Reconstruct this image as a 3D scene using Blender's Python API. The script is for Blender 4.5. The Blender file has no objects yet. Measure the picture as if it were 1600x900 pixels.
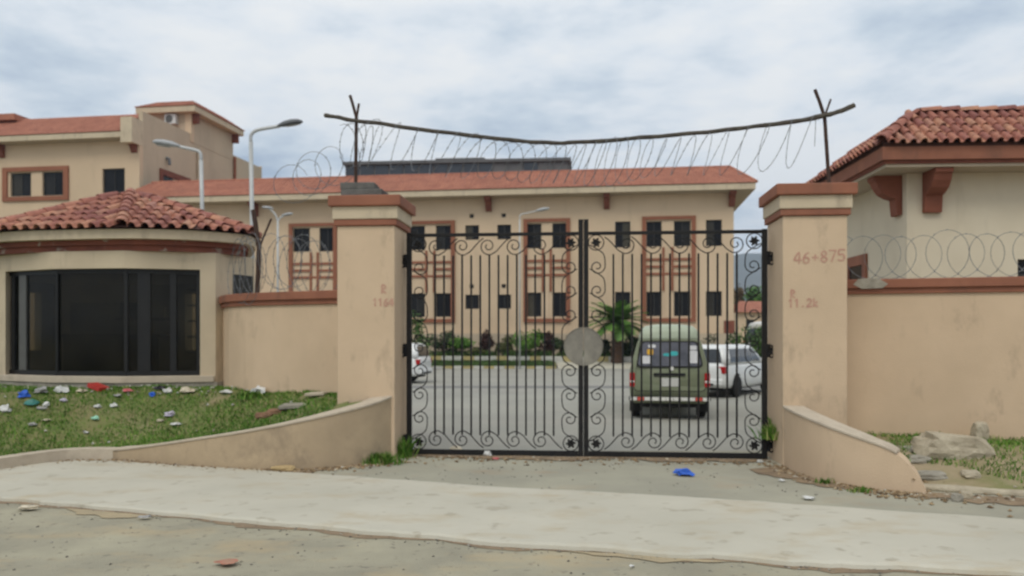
import bpy, math, random
import numpy as np
from mathutils import Vector, Matrix, noise as mnoise

random.seed(7)
np.random.seed(7)
SC = bpy.context.scene
COL = SC.collection
R = math.radians
F, HC, YH = 1250.0, 1.65, 527.0          # focal length in photo pixels, eye height, horizon row

# ---------------------------------------------------------------- camera
cam = bpy.data.cameras.new('camera')
cam.sensor_width = 36.0
cam.lens = 36.0 * F / 1600.0
cam.shift_y = (YH - 450.0) / 1600.0
cam.clip_start = 0.05
cam.clip_end = 9000.0
cam.dof.use_dof = True                    # the photograph is slightly out of focus everywhere
cam.dof.focus_distance = 2.0
cam.dof.aperture_fstop = 4.2
camo = bpy.data.objects.new('camera', cam)
camo.location = (0, 0, HC)
camo.rotation_euler = (R(90), 0, 0)
COL.objects.link(camo)
SC.camera = camo

# ---------------------------------------------------------------- light and sky
SC.view_settings.view_transform = 'Standard'
SC.view_settings.look = 'None'
SC.view_settings.exposure = 0.07
SC.view_settings.gamma = 1.0
SUN_EL, SUN_AZ = R(52), R(200)            # behind the viewer, a little to the left
w = bpy.data.worlds.new('World')
SC.world = w
w.use_nodes = True
nt = w.node_tree
nt.nodes.clear()
N = nt.nodes.new
L = nt.links.new
out = N('ShaderNodeOutputWorld')
sky = N('ShaderNodeTexSky')
sky.sky_type = 'NISHITA'
sky.sun_disc = False
sky.sun_elevation = SUN_EL
sky.sun_rotation = SUN_AZ
bg_sky = N('ShaderNodeBackground')
bg_sky.inputs['Strength'].default_value = 0.10
L(sky.outputs['Color'], bg_sky.inputs['Color'])
tc = N('ShaderNodeTexCoord')
sep = N('ShaderNodeSeparateXYZ')
L(tc.outputs['Generated'], sep.inputs[0])
zc = N('ShaderNodeMath'); zc.operation = 'MAXIMUM'; zc.inputs[1].default_value = 0.0
L(sep.outputs['Z'], zc.inputs[0])
za = N('ShaderNodeMath'); za.operation = 'ADD'; za.inputs[1].default_value = 0.13
L(zc.outputs[0], za.inputs[0])
dv = N('ShaderNodeVectorMath'); dv.operation = 'DIVIDE'
cmb = N('ShaderNodeCombineXYZ'); 
for i in range(3): L(za.outputs[0], cmb.inputs[i])
L(tc.outputs['Generated'], dv.inputs[0]); L(cmb.outputs[0], dv.inputs[1])
mp = N('ShaderNodeMapping'); mp.inputs['Location'].default_value = (20.1, 8.3, 0.0)
mp.inputs['Scale'].default_value = (1.0, 1.0, 0.25)
L(dv.outputs[0], mp.inputs[0])
n1 = N('ShaderNodeTexNoise'); n1.inputs['Scale'].default_value = 0.95; n1.inputs['Detail'].default_value = 7; n1.inputs['Roughness'].default_value = 0.52
n1.inputs['Distortion'].default_value = 0.3
L(mp.outputs[0], n1.inputs['Vector'])
n2 = N('ShaderNodeTexNoise'); n2.inputs['Scale'].default_value = 3.4; n2.inputs['Detail'].default_value = 6; n2.inputs['Roughness'].default_value = 0.55
L(mp.outputs[0], n2.inputs['Vector'])
mixn = N('ShaderNodeMath'); mixn.operation = 'MULTIPLY_ADD'; mixn.inputs[1].default_value = 0.55
L(n2.outputs['Fac'], mixn.inputs[0]); L(n1.outputs['Fac'], mixn.inputs[2])
cr = N('ShaderNodeValToRGB')
e = cr.color_ramp.elements
e[0].position = 0.56; e[0].color = (0.42, 0.51, 0.63, 1)
e[1].position = 0.86; e[1].color = (0.95, 0.96, 0.95, 1)
m = e.new(0.68); m.color = (0.66, 0.74, 0.81, 1)
m = e.new(0.765); m.color = (0.84, 0.885, 0.92, 1)
L(mixn.outputs[0], cr.inputs[0])
bg_c = N('ShaderNodeBackground'); bg_c.inputs['Strength'].default_value = 1.06
L(cr.outputs[0], bg_c.inputs['Color'])
mx = N('ShaderNodeMixShader'); mx.inputs[0].default_value = 0.94
L(bg_sky.outputs[0], mx.inputs[1]); L(bg_c.outputs[0], mx.inputs[2])
L(mx.outputs[0], out.inputs['Surface'])

sl = bpy.data.lights.new('sun', 'SUN')
sl.energy = 1.25
sl.angle = R(25)
sl.color = (1.0, 0.95, 0.82)
so = bpy.data.objects.new('sun', sl)
sd = Vector((math.sin(SUN_AZ) * math.cos(SUN_EL), math.cos(SUN_AZ) * math.cos(SUN_EL), math.sin(SUN_EL)))
so.rotation_euler = sd.to_track_quat('Z', 'Y').to_euler()
so.location = sd * 50
COL.objects.link(so)

# ---------------------------------------------------------------- materials
def base_mat(name):
    m = bpy.data.materials.new(name); m.use_nodes = True
    nt = m.node_tree
    b = nt.nodes['Principled BSDF']
    return m, nt, b

def pmat(name, c1, c2=None, scale=3.0, rough=0.85, bump=0.0, bscale=40.0, spec=0.3, metal=0.0,
         dirt=None, dirt_amt=0.0, dirt_scale=(1.2, 1.2, 0.5), dirt_lo=0.52, island=None, objrand=None, spots=None, spot_scale=30.0, detail=6):
    m, nt, b = base_mat(name)
    N = nt.nodes.new; L = nt.links.new
    geo = N('ShaderNodeNewGeometry')
    b.inputs['Roughness'].default_value = rough
    b.inputs['Specular IOR Level'].default_value = spec
    b.inputs['Metallic'].default_value = metal
    def noise(sc, det=detail, vec=None, r=0.6):
        n = N('ShaderNodeTexNoise'); n.inputs['Scale'].default_value = sc; n.inputs['Detail'].default_value = det
        n.inputs['Roughness'].default_value = r
        L(vec or geo.outputs['Position'], n.inputs['Vector']); return n
    def ramp(src, stops):
        r = N('ShaderNodeValToRGB'); e = r.color_ramp.elements
        while len(e) < len(stops): e.new(0.5)
        for i, (p, c) in enumerate(stops):
            e[i].position = p; e[i].color = (*c, 1) if len(c) == 3 else c
        L(src, r.inputs[0]); return r.outputs[0]
    def mix(fac, a, bb):
        x = N('ShaderNodeMix'); x.data_type = 'RGBA'
        if isinstance(fac, float): x.inputs[0].default_value = fac
        else: L(fac, x.inputs[0])
        L(a, x.inputs[6])
        if isinstance(bb, tuple): x.inputs[7].default_value = (*bb, 1)
        else: L(bb, x.inputs[7])
        return x.outputs[2]
    c2 = c2 or tuple(v * 0.8 for v in c1)
    if island:
        col = ramp(geo.outputs['Random Per Island'], island)
        nn = noise(scale)
        x = N('ShaderNodeMix'); x.data_type = 'RGBA'; x.blend_type = 'MULTIPLY'; x.inputs[0].default_value = 0.8
        L(col, x.inputs[6]); L(ramp(nn.outputs['Fac'], [(0.35, (0.6, 0.6, 0.6)), (0.65, (1.15, 1.15, 1.05))]), x.inputs[7])
        col = x.outputs[2]
    elif objrand:
        oi = N('ShaderNodeObjectInfo')
        col = ramp(oi.outputs['Random'], objrand)
        nn = noise(scale)
        x = N('ShaderNodeMix'); x.data_type = 'RGBA'; x.blend_type = 'MULTIPLY'; x.inputs[0].default_value = 1.0
        L(col, x.inputs[6]); L(ramp(nn.outputs['Fac'], [(0.3, (0.62, 0.62, 0.64)), (0.7, (1.2, 1.2, 1.15))]), x.inputs[7])
        col = x.outputs[2]
    else:
        nn = noise(scale)
        col = ramp(nn.outputs['Fac'], [(0.32, c2), (0.68, c1)])
    if spots:
        ns = noise(spot_scale, 3)
        f = ramp(ns.outputs['Fac'], [(0.60, (0, 0, 0)), (0.68, (1, 1, 1))])
        col = mix(f, col, spots)
    if dirt:
        mpn = N('ShaderNodeMapping'); mpn.inputs['Scale'].default_value = dirt_scale
        L(geo.outputs['Position'], mpn.inputs[0])
        nd = noise(1.0, 8, mpn.outputs[0], 0.68)
        f = ramp(nd.outputs['Fac'], [(dirt_lo, (0, 0, 0)), (dirt_lo + 0.2, (dirt_amt,) * 3)])
        col = mix(f, col, dirt)
    L(col, b.inputs['Base Color'])
    if bump:
        nb = noise(bscale, 5)
        bp = N('ShaderNodeBump'); bp.inputs['Strength'].default_value = bump; bp.inputs['Distance'].default_value = 0.02
        L(nb.outputs['Fac'], bp.inputs['Height']); L(bp.outputs[0], b.inputs['Normal'])
    return m

M = {}
M['plaster'] = pmat('tan_plaster', (0.64, 0.485, 0.337), (0.55, 0.415, 0.285), 0.9, 0.9, 0.25, 60, dirt=(0.25, 0.19, 0.135), dirt_amt=0.6, dirt_scale=(2.6, 2.6, 1.3), dirt_lo=0.558)
M['plaster_wing'] = pmat('grimy_tan_plaster', (0.50, 0.385, 0.255), (0.39, 0.30, 0.20), 1.6, 0.92, 0.3, 50, dirt=(0.19, 0.15, 0.11), dirt_amt=0.7, dirt_scale=(1.6, 1.6, 1.2), dirt_lo=0.50)
M['facade'] = pmat('facade_plaster', (0.64, 0.485, 0.335), (0.565, 0.43, 0.295), 0.3, 0.9, 0.1, 30, dirt=(0.36, 0.27, 0.19), dirt_amt=0.4, dirt_scale=(0.8, 0.8, 0.2), dirt_lo=0.56)
M['facade_grey'] = pmat('weathered_buff_plaster', (0.53, 0.435, 0.315), (0.46, 0.375, 0.275), 0.3, 0.9, 0.1, 30, dirt=(0.30, 0.25, 0.19), dirt_amt=0.4, dirt_scale=(0.6, 0.6, 0.15), dirt_lo=0.54)
M['cream'] = pmat('cream_plaster', (0.60, 0.50, 0.36), (0.52, 0.43, 0.31), 1.2, 0.9, 0.2, 50, dirt=(0.26, 0.21, 0.16), dirt_amt=0.6, dirt_scale=(3, 3, 0.8), dirt_lo=0.54)
M['cream_pale'] = pmat('pale_cream_plaster', (0.68, 0.60, 0.46), (0.60, 0.52, 0.39), 0.8, 0.9, 0.15, 50, dirt=(0.34, 0.28, 0.20), dirt_amt=0.35, dirt_scale=(1.5, 1.5, 0.3), dirt_lo=0.56)
M['coping'] = pmat('worn_cement_coping', (0.60, 0.52, 0.41), (0.44, 0.37, 0.29), 3.0, 0.92, 0.4, 60, dirt=(0.25, 0.20, 0.15), dirt_amt=0.6, dirt_scale=(3, 3, 3), dirt_lo=0.52)
M['terracotta'] = pmat('terracotta_paint', (0.315, 0.13, 0.078), (0.235, 0.095, 0.06), 2.0, 0.8, 0.2, 50, dirt=(0.13, 0.075, 0.055), dirt_amt=0.6, dirt_scale=(2.5, 2.5, 1), dirt_lo=0.52)
M['terracotta_far'] = pmat('terracotta_trim', (0.30, 0.12, 0.07), (0.24, 0.095, 0.055), 0.6, 0.85)
M['band_red'] = pmat('flaking_red_band', (0.25, 0.085, 0.055), (0.17, 0.06, 0.045), 3.0, 0.85, 0.3, 40, spots=(0.34, 0.28, 0.23), spot_scale=4.0)
M['bracket'] = pmat('dark_red_bracket', (0.22, 0.075, 0.045), (0.15, 0.05, 0.035), 3.0, 0.8)
M['bracket_near'] = pmat('red_brown_bracket', (0.25, 0.088, 0.052), (0.19, 0.065, 0.04), 3.0, 0.8)
M['tile'] = pmat('clay_roof_tile', (0.4, 0.15, 0.1), rough=0.75, scale=9.0, bump=0.3, bscale=60,
                 objrand=[(0.0, (0.26, 0.10, 0.085)), (0.3, (0.34, 0.135, 0.10)), (0.65, (0.41, 0.175, 0.12)), (0.9, (0.48, 0.245, 0.16)), (1.0, (0.34, 0.16, 0.135))])
M['tile_far'] = pmat('far_clay_tiles', (0.43, 0.185, 0.12), (0.32, 0.125, 0.085), 1.6, 0.85, detail=9, spots=(0.24, 0.095, 0.07), spot_scale=4.0, dirt=(0.22, 0.09, 0.06), dirt_amt=0.5, dirt_scale=(0.3, 0.3, 0.3))
M['deck'] = pmat('roof_deck', (0.10, 0.045, 0.035), (0.06, 0.03, 0.025), 4, 0.9)
M['soffit'] = pmat('soffit_plaster', (0.46, 0.38, 0.28), (0.40, 0.33, 0.25), 1.0, 0.9)
M['iron'] = pmat('black_painted_iron', (0.012, 0.012, 0.013), (0.022, 0.02, 0.019), 14, 0.65, spec=0.2)
M['rust_iron'] = pmat('rusty_iron', (0.045, 0.025, 0.02), (0.075, 0.045, 0.033), 12, 0.8)
M['wire'] = pmat('galvanised_wire', (0.20, 0.205, 0.215), (0.14, 0.145, 0.155), 8, 0.6, metal=0.3)
M['wood'] = pmat('weathered_pole_wood', (0.11, 0.095, 0.075), (0.055, 0.048, 0.042), 14, 0.9, 0.5, 40)
M['plate'] = pmat('dusty_steel_plate', (0.29, 0.27, 0.225), (0.19, 0.175, 0.15), 7, 0.7, metal=0.1)
M['concrete'] = pmat('grey_concrete_block', (0.17, 0.165, 0.155), (0.10, 0.097, 0.09), 6, 0.95, 0.6, 50)
M['shelter'] = pmat('dark_shelter_cladding', (0.13, 0.135, 0.14), (0.09, 0.095, 0.10), 0.7, 0.6)
M['shelter_glass'] = pmat('shelter_glazing', (0.035, 0.045, 0.06), (0.025, 0.032, 0.045), 0.7, 0.25, spec=0.5)
M['slab'] = pmat('pale_concrete_slab', (0.54, 0.51, 0.425), (0.45, 0.425, 0.35), 0.55, 0.9, 0.25, 70, dirt=(0.43, 0.35, 0.23), dirt_amt=0.75, dirt_scale=(1.1, 1.9, 1), dirt_lo=0.52, spots=(0.40, 0.365, 0.29), spot_scale=4.2, detail=8)
M['road'] = pmat('dusty_road', (0.39, 0.36, 0.265), (0.275, 0.255, 0.195), 1.3, 0.95, 0.45, 55, dirt=(0.43, 0.34, 0.21), dirt_amt=0.9, dirt_scale=(0.7, 1.3, 1), dirt_lo=0.50, spots=(0.22, 0.20, 0.155), spot_scale=10.0, detail=9)
M['apron'] = pmat('dusty_apron', (0.385, 0.365, 0.285), (0.30, 0.287, 0.23), 0.9, 0.95, 0.4, 60, dirt=(0.36, 0.27, 0.18), dirt_amt=0.7, dirt_scale=(1.0, 1.6, 1), dirt_lo=0.55, detail=9)
M['forecourt'] = pmat('forecourt_asphalt', (0.35, 0.342, 0.30), (0.285, 0.28, 0.25), 0.35, 0.9, 0.15, 30, dirt=(0.38, 0.35, 0.31), dirt_amt=0.5, dirt_scale=(0.25, 0.5, 1), dirt_lo=0.5)
M['hump'] = pmat('speed_hump_asphalt', (0.22, 0.215, 0.205), (0.19, 0.186, 0.18), 2, 0.9)
M['soil'] = pmat('brown_soil', (0.30, 0.22, 0.14), (0.19, 0.14, 0.095), 4, 1.0, 0.5, 30)
M['sand'] = pmat('yellow_sand', (0.42, 0.335, 0.21), (0.33, 0.275, 0.185), 3, 1.0, 0.4, 40)
M['rubble'] = pmat('dry_leaf_rubble', (0.2, 0.15, 0.1), rough=0.95, scale=5, island=[(0, (0.10, 0.07, 0.045)), (0.4, (0.24, 0.16, 0.09)), (0.8, (0.36, 0.27, 0.17)), (1, (0.45, 0.42, 0.37))])
M['pebble'] = pmat('road_pebble', (0.2, 0.18, 0.15), rough=0.95, scale=5, island=[(0, (0.09, 0.085, 0.075)), (0.6, (0.26, 0.24, 0.20)), (1, (0.42, 0.40, 0.36))])
M['bank'] = pmat('turf_bank', (0.13, 0.175, 0.05), (0.20, 0.185, 0.08), 2.5, 1.0, 0.6, 25, dirt=(0.30, 0.235, 0.145), dirt_amt=0.9, dirt_scale=(1.6, 1.6, 1.6), dirt_lo=0.50)
M['verge'] = pmat('dirt_verge', (0.17, 0.19, 0.07), (0.27, 0.22, 0.12), 2.0, 1.0, 0.6, 25, dirt=(0.34, 0.27, 0.175), dirt_amt=1.0, dirt_scale=(1.4, 1.4, 1.4), dirt_lo=0.44)
M['grass'] = pmat('grass_blade', (0.1, 0.2, 0.04), rough=0.75, scale=1.3, island=[(0, (0.06, 0.165, 0.016)), (0.6, (0.12, 0.275, 0.03)), (0.86, (0.23, 0.32, 0.07)), (1, (0.46, 0.41, 0.20))])
M['far_ground'] = pmat('dry_ground', (0.27, 0.235, 0.16), (0.16, 0.175, 0.085), 0.08, 1.0)
M['hill'] = pmat('rocky_hill', (0.16, 0.15, 0.12), (0.09, 0.10, 0.075), 0.006, 1.0)
M['stone'] = pmat('pale_rubble_stone', (0.50, 0.44, 0.33), (0.33, 0.28, 0.205), 6, 0.95, 0.8, 22)
M['stone_grey'] = pmat('grey_broken_concrete', (0.38, 0.35, 0.29), (0.25, 0.23, 0.19), 7, 0.95, 0.8, 25)
M['stone_yellow'] = pmat('yellow_stone', (0.52, 0.39, 0.20), (0.40, 0.29, 0.15), 6, 0.95, 0.5, 25)
M['brick_brown'] = pmat('brown_stone', (0.27, 0.15, 0.09), (0.19, 0.11, 0.07), 8, 0.95, 0.5, 25)
M['glass_dark'] = pmat('dark_window_glass', (0.012, 0.013, 0.015), rough=0.25, scale=0.8, spec=0.16, objrand=[(0, (0.006, 0.006, 0.008)), (0.6, (0.014, 0.014, 0.016)), (0.88, (0.03, 0.028, 0.026)), (1, (0.085, 0.075, 0.055))])
M['glass_guard'] = pmat('tinted_guardhouse_glass', (0.024, 0.023, 0.017), (0.005, 0.006, 0.006), 2.2, 0.10, 0.08, 2.5, spec=0.36)
def see_through(m, tint, fac):
    nt = m.node_tree; b = nt.nodes['Principled BSDF']; o = nt.nodes['Material Output']; t = nt.nodes.new('ShaderNodeBsdfTransparent'); t.inputs[0].default_value = (*tint, 1)
    x = nt.nodes.new('ShaderNodeMixShader'); x.inputs[0].default_value = fac; nt.links.new(b.outputs[0], x.inputs[1]); nt.links.new(t.outputs[0], x.inputs[2]); nt.links.new(x.outputs[0], o.inputs['Surface'])
see_through(M['glass_guard'], (0.52, 0.50, 0.42), 0.60)
M['inner_wall'] = pmat('guardroom_wall', (0.42, 0.34, 0.24), (0.30, 0.24, 0.17), 1.5, 0.9)
M['inner_wood'] = pmat('guardroom_wood', (0.20, 0.10, 0.055), (0.12, 0.065, 0.04), 5, 0.6)
M['inner_cloth'] = pmat('guardroom_cloth', (0.17, 0.19, 0.10), (0.10, 0.11, 0.07), 4, 0.9)
M['frame_black'] = pmat('black_aluminium', (0.012, 0.012, 0.013), (0.016, 0.016, 0.016), 6, 0.4)
M['frame_grey'] = pmat('grey_aluminium', (0.11, 0.11, 0.105), (0.085, 0.085, 0.08), 6, 0.4)
M['win_frame'] = pmat('dark_window_frame', (0.035, 0.033, 0.03), (0.025, 0.024, 0.022), 6, 0.5)
M['interior'] = pmat('curtain_behind_glass', (0.07, 0.065, 0.05), (0.045, 0.04, 0.034), 3, 0.9)
M['white_paint'] = pmat('white_car_paint', (0.78, 0.79, 0.79), (0.72, 0.73, 0.73), 2, 0.25, spec=0.5)
M['van_paint'] = pmat('olive_green_paint', (0.21, 0.235, 0.15), (0.17, 0.195, 0.12), 2.2, 0.42, spec=0.45, dirt=(0.26, 0.25, 0.18), dirt_amt=0.5, dirt_scale=(1.5, 1.5, 1.5), dirt_lo=0.5)
M['van_roof'] = pmat('pale_green_roof_paint', (0.42, 0.47, 0.36), (0.36, 0.41, 0.31), 2.2, 0.45, spec=0.45)
M['car_glass'] = pmat('car_window_glass', (0.035, 0.04, 0.048), (0.02, 0.023, 0.028), 3, 0.08, spec=0.6)
M['rear_glass'] = pmat('van_rear_glass', (0.13, 0.13, 0.16), (0.05, 0.052, 0.065), 2.6, 0.12, spec=0.6)
M['rubber'] = pmat('black_rubber', (0.014, 0.014, 0.014), (0.02, 0.02, 0.02), 10, 0.8)
M['chrome'] = pmat('steel_rim', (0.5, 0.5, 0.5), (0.4, 0.4, 0.4), 10, 0.35, metal=0.6)
M['lamp_red'] = pmat('red_lamp_lens', (0.42, 0.012, 0.015), (0.34, 0.01, 0.012), 10, 0.2, spec=0.5)
M['strip_white'] = pmat('white_reflective_strip', (0.75, 0.74, 0.70), (0.66, 0.65, 0.62), 8, 0.4)
M['strip_red'] = pmat('red_reflective_strip', (0.62, 0.11, 0.08), (0.5, 0.08, 0.06), 8, 0.4)
M['plate_white'] = pmat('number_plate', (0.60, 0.60, 0.57), (0.5, 0.5, 0.48), 8, 0.5)
M['sticker_yellow'] = pmat('yellow_sticker', (0.75, 0.42, 0.04), rough=0.5)
M['sticker_teal'] = pmat('teal_sticker', (0.05, 0.42, 0.44), rough=0.5)
M['sticker_white'] = pmat('white_sticker', (0.7, 0.7, 0.72), rough=0.5)  # pale reflections on the van's rear glass, painted as flat colour
M['galv'] = pmat('galvanised_pole', (0.52, 0.53, 0.53), (0.44, 0.45, 0.45), 4, 0.5, metal=0.2)
M['lamp_head'] = pmat('grey_lamp_housing', (0.40, 0.41, 0.42), (0.33, 0.34, 0.35), 5, 0.5)
M['lamp_head_dark'] = pmat('dark_grey_lamp_housing', (0.17, 0.175, 0.185), (0.13, 0.135, 0.145), 5, 0.5)
M['lamp_lens'] = pmat('lamp_lens', (0.30, 0.31, 0.32), (0.25, 0.26, 0.27), 5, 0.3)
M['ac'] = pmat('white_ac_casing', (0.62, 0.63, 0.62), (0.55, 0.56, 0.55), 5, 0.5)
M['kerb_white'] = pmat('white_kerb_paint', (0.56, 0.55, 0.50), (0.42, 0.41, 0.37), 3, 0.9)
M['kerb_yellow'] = pmat('yellow_kerb_paint', (0.46, 0.37, 0.15), (0.34, 0.29, 0.16), 3, 0.9)
M['graffiti'] = pmat('red_spray_paint', (0.46, 0.24, 0.185), (0.54, 0.35, 0.255), 14, 0.9)
M['bark'] = pmat('dark_bark', (0.11, 0.065, 0.04), (0.065, 0.04, 0.028), 9, 0.95, 0.6, 18)
def leafmat(name, a, b, c):
    return pmat(name, b, rough=0.6, scale=1.2, island=[(0, a), (0.55, b), (1, c)])
M['leaf_mid'] = leafmat('mid_green_leaf', (0.03, 0.07, 0.016), (0.06, 0.125, 0.028), (0.13, 0.20, 0.055))
M['leaf_bright'] = leafmat('bright_green_leaf', (0.045, 0.12, 0.016), (0.095, 0.215, 0.03), (0.18, 0.29, 0.06))
M['leaf_dark'] = leafmat('dark_green_leaf', (0.015, 0.03, 0.012), (0.03, 0.055, 0.02), (0.07, 0.10, 0.04))
M['leaf_palm'] = leafmat('palm_leaf', (0.065, 0.15, 0.028), (0.125, 0.255, 0.05), (0.21, 0.33, 0.085))
M['leaf_maroon'] = leafmat('maroon_leaf', (0.03, 0.014, 0.014), (0.06, 0.026, 0.022), (0.10, 0.05, 0.035))
M['leaf_olive'] = leafmat('olive_leaf', (0.05, 0.06, 0.02), (0.10, 0.115, 0.04), (0.17, 0.17, 0.07))
M['leaf_rust'] = leafmat('rusty_leaf', (0.08, 0.05, 0.02), (0.16, 0.09, 0.035), (0.14, 0.13, 0.05))
M['p_faded'] = pmat('faded_red_litter', (0.42, 0.16, 0.11), (0.36, 0.22, 0.15), 9, 0.8)
M['p_bits'] = pmat('mixed_litter', (.5,.5,.5), rough=.6, scale=5, island=[(0, (.2, .18, .15)), (.5, (.42, .40, .36)), (1, (.66, .65, .63))])
for nm, c in dict(blue=(0.03, 0.13, 0.62), white=(0.72, 0.72, 0.70), red=(0.50, 0.045, 0.035), mint=(0.35, 0.68, 0.50), pink=(0.62, 0.16, 0.17), cream=(0.66, 0.58, 0.44),
                  lilac=(0.60, 0.55, 0.66), orange=(0.66, 0.33, 0.08), black=(0.02, 0.02, 0.025), navy=(0.03, 0.05, 0.25), teal=(0.05, 0.22, 0.19), grey=(0.38, 0.37, 0.36)).items():
    M['p_' + nm] = pmat(nm + '_litter', c, tuple(v * 0.7 for v in c), 12, 0.5, spec=0.4)

# ---------------------------------------------------------------- mesh helpers
class MB:
    def __init__(s): s.v = []; s.f = []
    def add(s, vs, fs):
        o = len(s.v); s.v.extend(tuple(p) for p in vs); s.f.extend(tuple(i + o for i in f) for f in fs); return s
    def hexa(s, p):
        return s.add(p, [(0, 3, 2, 1), (4, 5, 6, 7), (0, 1, 5, 4), (1, 2, 6, 5), (2, 3, 7, 6), (3, 0, 4, 7)])
    def box(s, x0, x1, y0, y1, z0, z1):
        return s.hexa([(x0, y0, z0), (x1, y0, z0), (x1, y1, z0), (x0, y1, z0), (x0, y0, z1), (x1, y0, z1), (x1, y1, z1), (x0, y1, z1)])
    def quad(s, *p): return s.add(p, [tuple(range(len(p)))])
    def prism(s, poly, z0, z1):
        n = len(poly); zt = z1 if isinstance(z1, (list, tuple)) else [z1] * n
        vs = [(p[0], p[1], z0) for p in poly] + [(p[0], p[1], zt[i]) for i, p in enumerate(poly)]
        fs = [tuple(range(n))[::-1], tuple(range(n, 2 * n))] + [(i, (i + 1) % n, n + (i + 1) % n, n + i) for i in range(n)]
        return s.add(vs, fs)
    def tube(s, pts, r, n=6, cap=True, up=None):
        pts = [Vector(p) for p in pts]; k = len(pts); vs = []; fs = []
        nrm = None
        for i, p in enumerate(pts):
            t = (pts[min(i + 1, k - 1)] - pts[max(i - 1, 0)])
            t = t.normalized() if t.length > 1e-9 else Vector((0, 0, 1))
            if nrm is None:
                a = Vector((0, 0, 1)) if abs(t.z) < 0.9 else Vector((1, 0, 0))
                nrm = t.cross(a).normalized()
            nrm = (nrm - t * nrm.dot(t))
            nrm = nrm.normalized() if nrm.length > 1e-9 else t.orthogonal().normalized()
            b = t.cross(nrm); rr = r[i] if isinstance(r, (list, tuple)) else r
            for j in range(n):
                a = 2 * math.pi * (j + 0.5) / n
                vs.append(p + nrm * (math.cos(a) * rr) + b * (math.sin(a) * rr))
        for i in range(k - 1):
            for j in range(n):
                fs.append((i * n + j, i * n + (j + 1) % n, (i + 1) * n + (j + 1) % n, (i + 1) * n + j))
        if cap: fs += [tuple(range(n))[::-1], tuple(range((k - 1) * n, k * n))]
        return s.add(vs, fs)
    def loft(s, rings, cap=True):
        n = len(rings[0]); vs = [p for r_ in rings for p in r_]; fs = []
        for i in range(len(rings) - 1):
            for j in range(n):
                fs.append((i * n + j, i * n + (j + 1) % n, (i + 1) * n + (j + 1) % n, (i + 1) * n + j))
        if cap: fs += [tuple(range(n))[::-1], tuple(range((len(rings) - 1) * n, len(rings) * n))]
        return s.add(vs, fs)
    def lathe(s, prof, n, mat=None):
        mat = mat or Matrix()
        rings = [[mat @ Vector((r * math.cos(2 * math.pi * j / n), r * math.sin(2 * math.pi * j / n), z)) for j in range(n)] for r, z in prof]
        return s.loft(rings)
    def xform(s, mat):
        s.v = [tuple(mat @ Vector(p)) for p in s.v]; return s
    def mesh(s, name, mat, smooth=False):
        me = bpy.data.meshes.new(name); me.from_pydata(s.v, [], s.f); me.materials.append(M[mat])
        if smooth: me.polygons.foreach_set('use_smooth', [True] * len(me.polygons))
        me.update(); return me
    def build(s, name, mat, parent=None, smooth=False, bevel=0.0):
        return link(name, s.mesh(name, mat, smooth), parent, bevel=bevel)

def link(name, me, parent=None, loc=None, mtx=None, bevel=0.0):
    o = bpy.data.objects.new(name, me); COL.objects.link(o)
    if parent: o.parent = parent
    if loc is not None: o.location = loc
    if mtx is not None: o.matrix_local = mtx
    if bevel:
        b = o.modifiers.new('bevel', 'BEVEL'); b.width = bevel; b.segments = 2; b.limit_method = 'ANGLE'
    return o

def npmesh(name, V, faces_n, mat):
    """V: (n*k,3) array where every k vertices form one polygon of k corners."""
    k = faces_n; n = len(V) // k
    me = bpy.data.meshes.new(name)
    me.vertices.add(len(V)); me.vertices.foreach_set('co', V.astype(np.float32).ravel())
    me.loops.add(len(V)); me.loops.foreach_set('vertex_index', np.arange(len(V), dtype=np.int32))
    me.polygons.add(n); me.polygons.foreach_set('loop_start', np.arange(0, len(V), k, dtype=np.int32))
    me.materials.append(M[mat]); me.update(); me.validate(); return me

def tag(o, label=None, cat=None, group=None, kind=None):
    if label: o['label'] = label
    if cat: o['category'] = cat
    if group: o['group'] = group
    if kind: o['kind'] = kind
    return o
def thing(name, label, cat, loc=(0, 0, 0), rz=0.0, group=None):
    o = bpy.data.objects.new(name, None); COL.objects.link(o)
    o.empty_display_size = 0.2
    o.location = loc; o.rotation_euler = (0, 0, rz)
    return tag(o, label, cat, group)
def structure(name, mb, mat, smooth=False):
    return tag(mb.build(name, mat, None, smooth), kind='structure')
def copy_tree(o, parent=None):
    c = o.copy(); COL.objects.link(c)
    if parent: c.parent = parent
    for ch in list(o.children): copy_tree(ch, c)
    return c

def at(px, py, Y): return Vector(((px - 800) * Y / F, Y, HC + (YH - py) * Y / F))
def plane_hit(loc, rz, px, py, yl):
    """local x and height where the line of sight meets the local plane y = yl"""
    d = Vector(((px - 800) / F, 1.0, (YH - py) / F)); rot = Matrix.Rotation(-rz, 3, 'Z')
    o = rot @ (Vector((0, 0, HC)) - Vector(loc)); d = rot @ d
    t = (yl - o.y) / d.y; p = o + d * t
    return p.x, p.z + loc[2]
def smooth_path(pts, sub=6):
    P = [Vector(p) for p in pts]; out = []
    for i in range(len(P) - 1):
        p0, p1, p2, p3 = P[max(i - 1, 0)], P[i], P[i + 1], P[min(i + 2, len(P) - 1)]
        for k in range(sub):
            t = k / sub
            out.append(0.5 * ((2 * p1) + (p2 - p0) * t + (2 * p0 - 5 * p1 + 4 * p2 - p3) * t * t + (3 * p1 - p0 - 3 * p2 + p3) * t ** 3))
    out.append(P[-1]); return out
def offset_path(path, d):
    out = []
    for i, p in enumerate(path):
        t = path[min(i + 1, len(path) - 1)] - path[max(i - 1, 0)]
        n = Vector((t.y, -t.x, 0)).normalized()          # right of the heading
        out.append(Vector((p.x + n.x * d, p.y + n.y * d, p.z)))
    return out
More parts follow.
